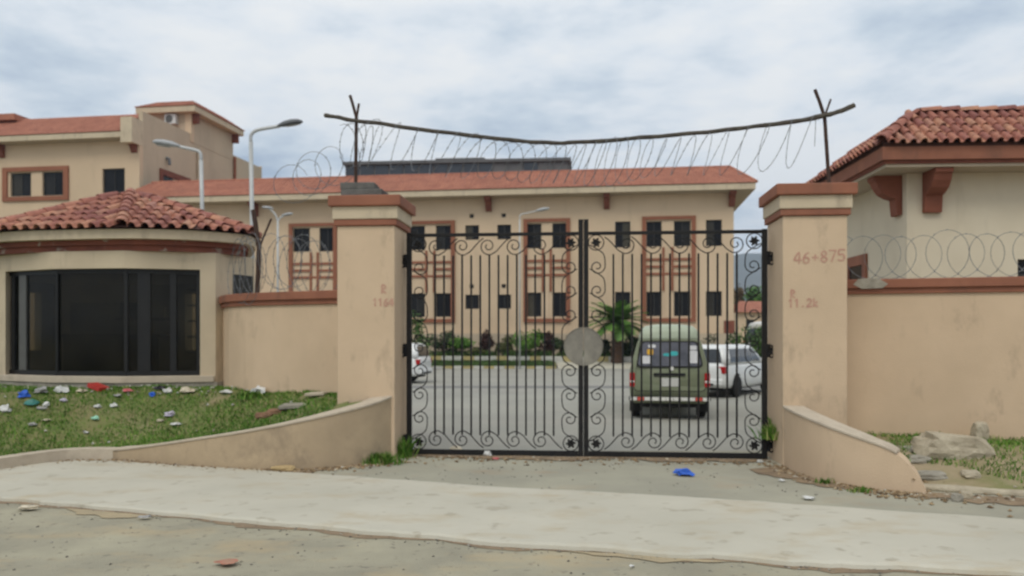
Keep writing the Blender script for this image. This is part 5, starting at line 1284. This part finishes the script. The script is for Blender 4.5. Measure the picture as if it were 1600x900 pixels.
for _ in range(480):
    x = rs_.uniform(4.1, 9.5); y = 8.35 - (x - 4.3) * .30 + rs_.gauss(0, .28); z = max(gz(x, y), .01); pts.append((x, y, z))
scatter('rubble', pts, .026, 'rubble', 3)
pts = []
for _ in range(420): pts.append((rs_.uniform(-6.5, 6.5), rs_.uniform(4.4, 8.0), .002))
pts = [p for p in pts if p[1] < 6.3 - .37 * p[0] - .1]
for _ in range(650):
    a, b = st[0], st[1]; k = rs_.randrange(len(slw) - 1); q = slw[k]; pts.append((q[0] + rs_.gauss(0, .03), q[1] - abs(rs_.gauss(.02, .10)), .003))
scatter('gravel', pts, .012, 'pebble', 4)
pts = []
for _ in range(260): pts.append((rs_.uniform(-2.2, 4.2), rs_.uniform(8.3, 10.6), .006))
scatter('grit', [p for p in pts if p[1] > 8.75 - .37 * p[0] or p[1] > 9.4], .014, 'pebble', 6)

# ---------------------------------------------------------------- stones
def rock(name, label, px, py, sx, sy, sz, mat, seed, rz=0.0, cat='stone', sink=.1, rough=.22, tilt=0.0):
    import bmesh
    p = ground_at(px, py); bm = bmesh.new(); bmesh.ops.create_icosphere(bm, subdivisions=3, radius=1)
    for v in bm.verts:
        c_ = v.co.copy(); k = max(abs(c_.x), abs(c_.y), abs(c_.z)); c_ = c_.lerp(c_ / k * .8, .6)
        q = 1 + rough * mnoise.noise(c_ * 1.4 + Vector((seed, 0, 0))) + rough * .5 * mnoise.noise(c_ * 4 + Vector((0, seed, 0)))
        v.co = Vector((c_.x * sx * q, c_.y * sy * q, c_.z * sz * q))
    me = bpy.data.meshes.new(name); bm.to_mesh(me); bm.free(); me.materials.append(M[mat])
    o_ = link(name, me, None, p + Vector((0, sy, sz * (.8 - sink)))); o_.rotation_euler = (0, tilt, rz); return tag(o_, label, cat)
rock('broken_slab', 'long pale slab of broken masonry lying on the right grass verge', 1508, 722, .44, .24, .21, 'stone', 2, R(-6), 'slab', .25, .28, R(6))
rock('stone', 'pale knobbly stone at the left end of the broken slab', 1456, 712, .15, .16, .13, 'stone', 5)
rock('stone', 'pale stone propped on the right end of the broken slab', 1538, 690, .10, .10, .15, 'stone', 8)
rock('stone', 'buff stone lying in the grass below the broken slab', 1524, 750, .11, .10, .055, 'stone', 11)
rock('stone', 'flat grey stone under the broken end of the right wing wall', 1440, 727, .16, .14, .06, 'stone_grey', 14)
rock('stone', 'grey stone wedged at the broken end tip of the right wing wall', 1425, 712, .13, .12, .06, 'stone_grey', 15)
rock('stone', 'dark grey stone in the rubble right of the wing wall end', 1462, 752, .19, .12, .06, 'stone_grey', 17)
rock('kerb_fragment', 'long low broken kerb lying in the dirt at the right edge', 1530, 776, .75, .10, .06, 'stone', 21, R(-22), 'kerb', .3)
rock('stone', 'small dark stone in front of the broken kerb on the right', 1500, 786, .06, .05, .05, 'stone_grey', 23)
rock('stone', 'small pale stone next to the dark stone before the broken kerb', 1515, 782, .06, .05, .05, 'stone', 24)
rock('stone', 'flat yellow stone lying at the foot of the left wing wall', 440, 738, .16, .07, .045, 'stone_yellow', 31)
rock('stone', 'brown stone on the grass just behind the left wing wall coping', 411, 656, .14, .10, .06, 'brick_brown', 33)
rock('stone', 'darker brown stone right behind the brown one on the grass', 428, 650, .14, .10, .055, 'brick_brown', 36)
def slab_piece(label, px, py, sx, sy, th, mat, rz):
    p = ground_at(px, py); mb = MB().prism([(-sx, -sy), (sx * .9, -sy * .8), (sx, sy * .7), (-sx * .8, sy)], 0, th); o_ = mb.build('broken_slab', mat, None, bevel=.008); o_.location = p + Vector((0, 0, .01)); o_.rotation_euler = (R(4), R(-3), rz); return tag(o_, label, 'slab')
slab_piece('flat pale cement slab lying in the grass near the left wing wall', 460, 638, .20, .13, .05, 'stone_grey', R(6))
slab_piece('small cream slab lying in the grass close to the left pillar', 495, 622, .15, .08, .04, 'coping', R(-12))

# ---------------------------------------------------------------- litter
def crumple(mat, size, seed, flat=.6, name='plastic_bag'):
    import bmesh
    bm = bmesh.new(); bmesh.ops.create_icosphere(bm, subdivisions=2, radius=1)
    for v in bm.verts:
        c_ = v.co.copy(); q = 1 + .75 * mnoise.noise(c_ * 1.7 + Vector((seed * 3.1, 0, 0))) + .35 * mnoise.noise(c_ * 4.5 + Vector((0, seed, 0)))
        v.co = Vector((c_.x * size * q, c_.y * size * .8 * q, max(-.25, c_.z) * size * flat * q))
    me = bpy.data.meshes.new(name); bm.to_mesh(me); bm.free(); me.materials.append(M[mat]); return me
def carton(mat, w_, h_, d_): return MB().box(-w_, w_, -d_, d_, 0, h_).mesh('carton', mat)
def bottle(mat, l): return MB().lathe([(.001, 0), (l * .14, 0), (l * .15, l * .05), (l * .15, l * .6), (l * .06, l * .85), (l * .06, l), (.001, l)], 10, Matrix.Rotation(R(90), 4, 'Y')).mesh('bottle', mat, True)
LIT = [  # name, category, label, px, py, width px, material, shape, squash
    ('plastic_bag', 'litter', 'bright blue plastic bag on the grass at the far left below the bay window', 36, 622, 20, 'p_blue', 'c', 1.0),
    ('plastic_bag', 'litter', 'grey white plastic bag right of the blue bag under the bay window', 64, 615, 26, 'p_grey', 'c', .6),
    ('plastic_bag', 'litter', 'peaked white bag under the bay window left of the red packet', 96, 614, 22, 'p_white', 'c', .9),
    ('carton', 'litter', 'flattened red packet leaning under the middle of the bay window', 153, 610, 34, 'p_red', 'b', .35),
    ('plastic_bag', 'litter', 'cream wrapper lying just left of the red packet', 126, 614, 18, 'p_cream', 'c', .5),
    ('plastic_bag', 'litter', 'pink wrapper right of the red packet', 199, 614, 16, 'p_pink', 'c', .6),
    ('plastic_bag', 'litter', 'pale scrap in the grass just left of the pink wrapper', 184, 622, 15, 'p_grey', 'c', .4),
    ('plastic_bag', 'litter', 'small upright blue wrapper below the right mullions of the bay window', 238, 620, 12, 'p_blue', 'c', 1.2),
    ('plastic_bag', 'litter', 'black plastic bag under the right end of the bay window', 250, 610, 16, 'p_black', 'c', .8),
    ('plastic_bag', 'litter', 'white peaked paper beside the black plastic bag', 263, 615, 16, 'p_white', 'c', 1.0),
    ('plastic_bag', 'litter', 'wide cream and white wrapper right of the white peaked paper', 292, 615, 26, 'p_cream', 'c', .5),
    ('carton', 'litter', 'orange cup lying against the guardhouse wall corner', 305, 600, 13, 'p_orange', 'b', .8),
    ('plastic_bag', 'litter', 'long pale sheet lying against the wall right of the orange cup', 322, 594, 34, 'p_cream', 'c', .3),
    ('plastic_bag', 'litter', 'white bag on the grass below the left boundary wall', 353, 616, 20, 'p_white', 'c', .5),
    ('plastic_bag', 'litter', 'navy blue bag slumped below the left boundary wall', 380, 606, 16, 'p_navy', 'c', 1.0),
    ('plastic_bag', 'litter', 'large peaked white plastic bag right of the navy bag', 403, 616, 28, 'p_white', 'c', .9),
    ('plastic_bag', 'litter', 'crumpled white bag on the grass at the left picture edge', 9, 645, 18, 'p_white', 'c', 1.2),
    ('plastic_bag', 'litter', 'teal bag in the grass below the blue bag', 50, 634, 26, 'p_teal', 'c', .5),
    ('bottle', 'bottle', 'clear pale bottle lying in the grass right of the teal bag', 58, 640, 20, 'p_grey', 'o', 1),
    ('plastic_bag', 'litter', 'small white wrapper standing right of the pale bottle', 72, 636, 12, 'p_white', 'c', 1.1),
    ('plastic_bag', 'litter', 'lilac scrap in the middle of the grass above the white pair', 99, 629, 14, 'p_lilac', 'c', .6),
    ('plastic_bag', 'litter', 'left one of two small white papers in mid grass', 153, 638, 12, 'p_white', 'c', .9),
    ('plastic_bag', 'litter', 'right one of two small white papers in mid grass tilted up', 178, 637, 13, 'p_white', 'c', .9),
    ('plastic_bag', 'litter', 'mint green scrap in the grass below the two white papers', 149, 657, 13, 'p_mint', 'c', .8),
    ('plastic_bag', 'litter', 'white and lilac bag in the grass nearest the left wing wall', 265, 651, 20, 'p_lilac', 'c', .7),
    ('plastic_bag', 'litter', 'flat white paper below the white and lilac bag', 275, 666, 20, 'p_white', 'c', .35),
    ('plastic_bag', 'litter', 'dull cream scrap left of the white and lilac bag', 251, 660, 12, 'p_cream', 'c', .6),
    ('plastic_bag', 'litter', 'pale scrap in the lower left grass', 50, 667, 14, 'p_grey', 'c', .6),
    ('plastic_bag', 'litter', 'flat cream cardboard strip in the grass right of the pale lower left scrap', 73, 659, 14, 'p_cream', 'c', .25),
    ('plastic_bag', 'litter', 'tiny white scrap lying low near the left kerb', 135, 679, 9, 'p_white', 'c', .6),
    ('plastic_bag', 'litter', 'pale pink bag caught on the bottom rail of the left gate leaf', 713, 708, 26, 'p_cream', 'c', .7),
    ('plastic_bag', 'litter', 'white paper sticking up at the bottom rail of the left gate leaf', 762, 713, 16, 'p_white', 'c', .9),
    ('plastic_bag', 'litter', 'small pink scrap on the ground in front of the left gate leaf', 775, 720, 13, 'p_pink', 'c', .4),
    ('plastic_bag', 'litter', 'blue plastic scrap on the driveway before the right gate leaf', 1069, 744, 38, 'p_blue', 'c', .5),
    ('plastic_bag', 'litter', 'small white scrap at the foot of the right gate stile', 1188, 724, 11, 'p_white', 'c', .6),
    ('plastic_bag', 'litter', 'white scrap on the driveway near the right wing wall', 1222, 754, 13, 'p_white', 'c', .35),
    ('plastic_bag', 'litter', 'flat white paper at the edge of the pale pavement on the right', 1264, 782, 22, 'p_white', 'c', .25),
    ('plastic_bag', 'litter', 'flat pale bottle on the road at the far left', 45, 798, 32, 'p_cream', 'c', .3),
    ('plastic_bag', 'litter', 'grey flat scrap on the road at the pavement edge', 227, 812, 22, 'p_grey', 'c', .25),
    ('plastic_bag', 'litter', 'faded red paper scrap on the road near the bottom edge', 355, 884, 40, 'p_faded', 'c', .10),
    ('plastic_bag', 'litter', 'tiny white scrap on the road near the bottom centre', 987, 889, 9, 'p_white', 'c', .5)]
for i, (nm, cat, lab, px, py, wp, mt, shp, sq) in enumerate(LIT):
    p = ground_at(px, py); r_ = wp * p.y / F / 2 * .86
    me = crumple(mt, r_, i + 1, sq * .9, nm) if shp == 'c' else carton(mt, r_, r_ * .9 * max(sq, .5), r_ * .6) if shp == 'b' else bottle(mt, r_ * 2)
    o_ = link(nm, me, None, p + Vector((0, 0, .02 + (r_ * .12 if shp == 'c' else 0)))); o_.rotation_euler = (0, R(14) if shp == 'b' else 0, random.uniform(-.5, .5)); tag(o_, lab, cat)
bits = []; rs_ = random.Random(12)
for _ in range(260):
    x, y = rs_.uniform(-8.6, -2.4), (rs_.uniform(10.6, 13.2) if rs_.random() < .25 else rs_.uniform(12.4, 13.5)); X, Y = np.array([x]), np.array([y]); d, h_ = left_bank(X, Y)
    if d[0] > .3 and left_ok(X, Y, d)[0] and rs_.random() < .35 + .25 * (y - 10.6): bits.append((x, y, float(h_[0]) + .02))
scatter('litter_bits', bits, .026, 'p_bits', 9, .8)

# ---------------------------------------------------------------- ground cover, dirt drifts
rs_ = np.random.RandomState(77); n = 9000
X = rs_.uniform(-9.3, 8.6, n); base = 45.3 - (X + 9.5) * .0865; Y = base + rs_.uniform(.1, 1.3, n); keep = (np.sin(1.7 * X) + .5 * np.sin(4.3 * X + 1) + rs_.normal(0, .6, n)) > -.5
X, Y = X[keep], Y[keep]; tag(link('ground_cover', npmesh('ground_cover', blades(X, Y, np.full(len(X), .56), .32, 78, .03), 5, 'leaf_mid')), kind='stuff')
n = 9000; X = rs_.uniform(-8.4, 2.2, n); u = rs_.uniform(0, 1, n); y0 = 42.4 - (X + 8.5) * .056; Y = y0 + .05 + u * 2.3
tag(link('grass', npmesh('grass', blades(X, Y, .10 + .22 * u, .11, 79, .02), 5, 'leaf_mid')), kind='stuff')
def drift(name, path, w0, w1, z, mat, seed):
    """ragged sheet of dirt along a line, w0 on its right and w1 on its left"""
    P = []
    for a, b in zip(path[:-1], path[1:]):
        m_ = max(1, int((b - a).length / .08)); P += [a.lerp(b, k / m_) for k in range(m_)]
    P.append(path[-1]); rr = []
    for i, p in enumerate(P):
        t = (P[min(i + 1, len(P) - 1)] - P[max(i - 1, 0)]); nn = Vector((t.y, -t.x, 0)).normalized()
        q = .75 + .9 * mnoise.noise(Vector((p.x * 1.1, p.y * 1.1, seed))) + .5 * mnoise.noise(Vector((p.x * 5, p.y * 5, seed)))
        q2 = .75 + .9 * mnoise.noise(Vector((p.x * 1.3, p.y * 1.3, seed + 9))) + .5 * mnoise.noise(Vector((p.x * 6, p.y * 6, seed + 4)))
        ed = min(1, i / 4, (len(P) - 1 - i) / 4)
        rr.append((p + nn * w0 * max(.05, q) * ed, p, p - nn * w1 * max(.05, q2) * ed))
    mb = MB()
    for i in range(len(rr) - 1):
        a, b = rr[i], rr[i + 1]
        for k in (0, 1): mb.quad(*[(v.x, v.y, z) for v in (a[k], a[k + 1], b[k + 1], b[k])])
    return structure(name, mb, mat)
drift('dirt', [Vector((p.x, p.y, 0)) for p in LP], .03, .30, .009, 'soil', 1)
drift('dirt', [Vector((p.x, p.y, 0)) for p in RP] + [Vector((5.2, 8.05, 0)), Vector((6.5, 7.6, 0)), Vector((9, 6.7, 0))], .42, .12, .012, 'soil', 2)
drift('dirt', [GL + Vector((0, -.1, 0)), GR + Vector((0, -.1, 0))], .30, .1, .015, 'soil', 3)
drift('dirt', [Vector((x, y, 0)) for x, y in slw], .10, .02, .0035, 'soil', 4)
drift('dirt', [Vector((x, y - .05, 0)) for x, y in ((-4.3, 7.75), (-3.2, 7.38))], .30, .02, .0065, 'sand', 5)
drift('dirt', [Vector((x, y - .04, 0)) for x, y in ((.4, 6.2), (1.6, 5.9))], .22, .02, .0065, 'sand', 6)

# ---------------------------------------------------------------- haze over the distance
hzm = bpy.data.materials.new('haze_air'); hzm.use_nodes = True; hn = hzm.node_tree; hn.nodes.clear()
ho_ = hn.nodes.new('ShaderNodeOutputMaterial'); pv = hn.nodes.new('ShaderNodeVolumePrincipled'); pv.inputs['Density'].default_value = 0.00036; pv.inputs['Color'].default_value = (0.62, 0.77, 1.0, 1); pv.inputs['Anisotropy'].default_value = 0.0
hn.links.new(pv.outputs[0], ho_.inputs['Volume']); M['haze'] = hzm
tag(MB().box(-2900, 2900, -700, 2500, -8.5, 330).build('haze', 'haze'), kind='stuff')
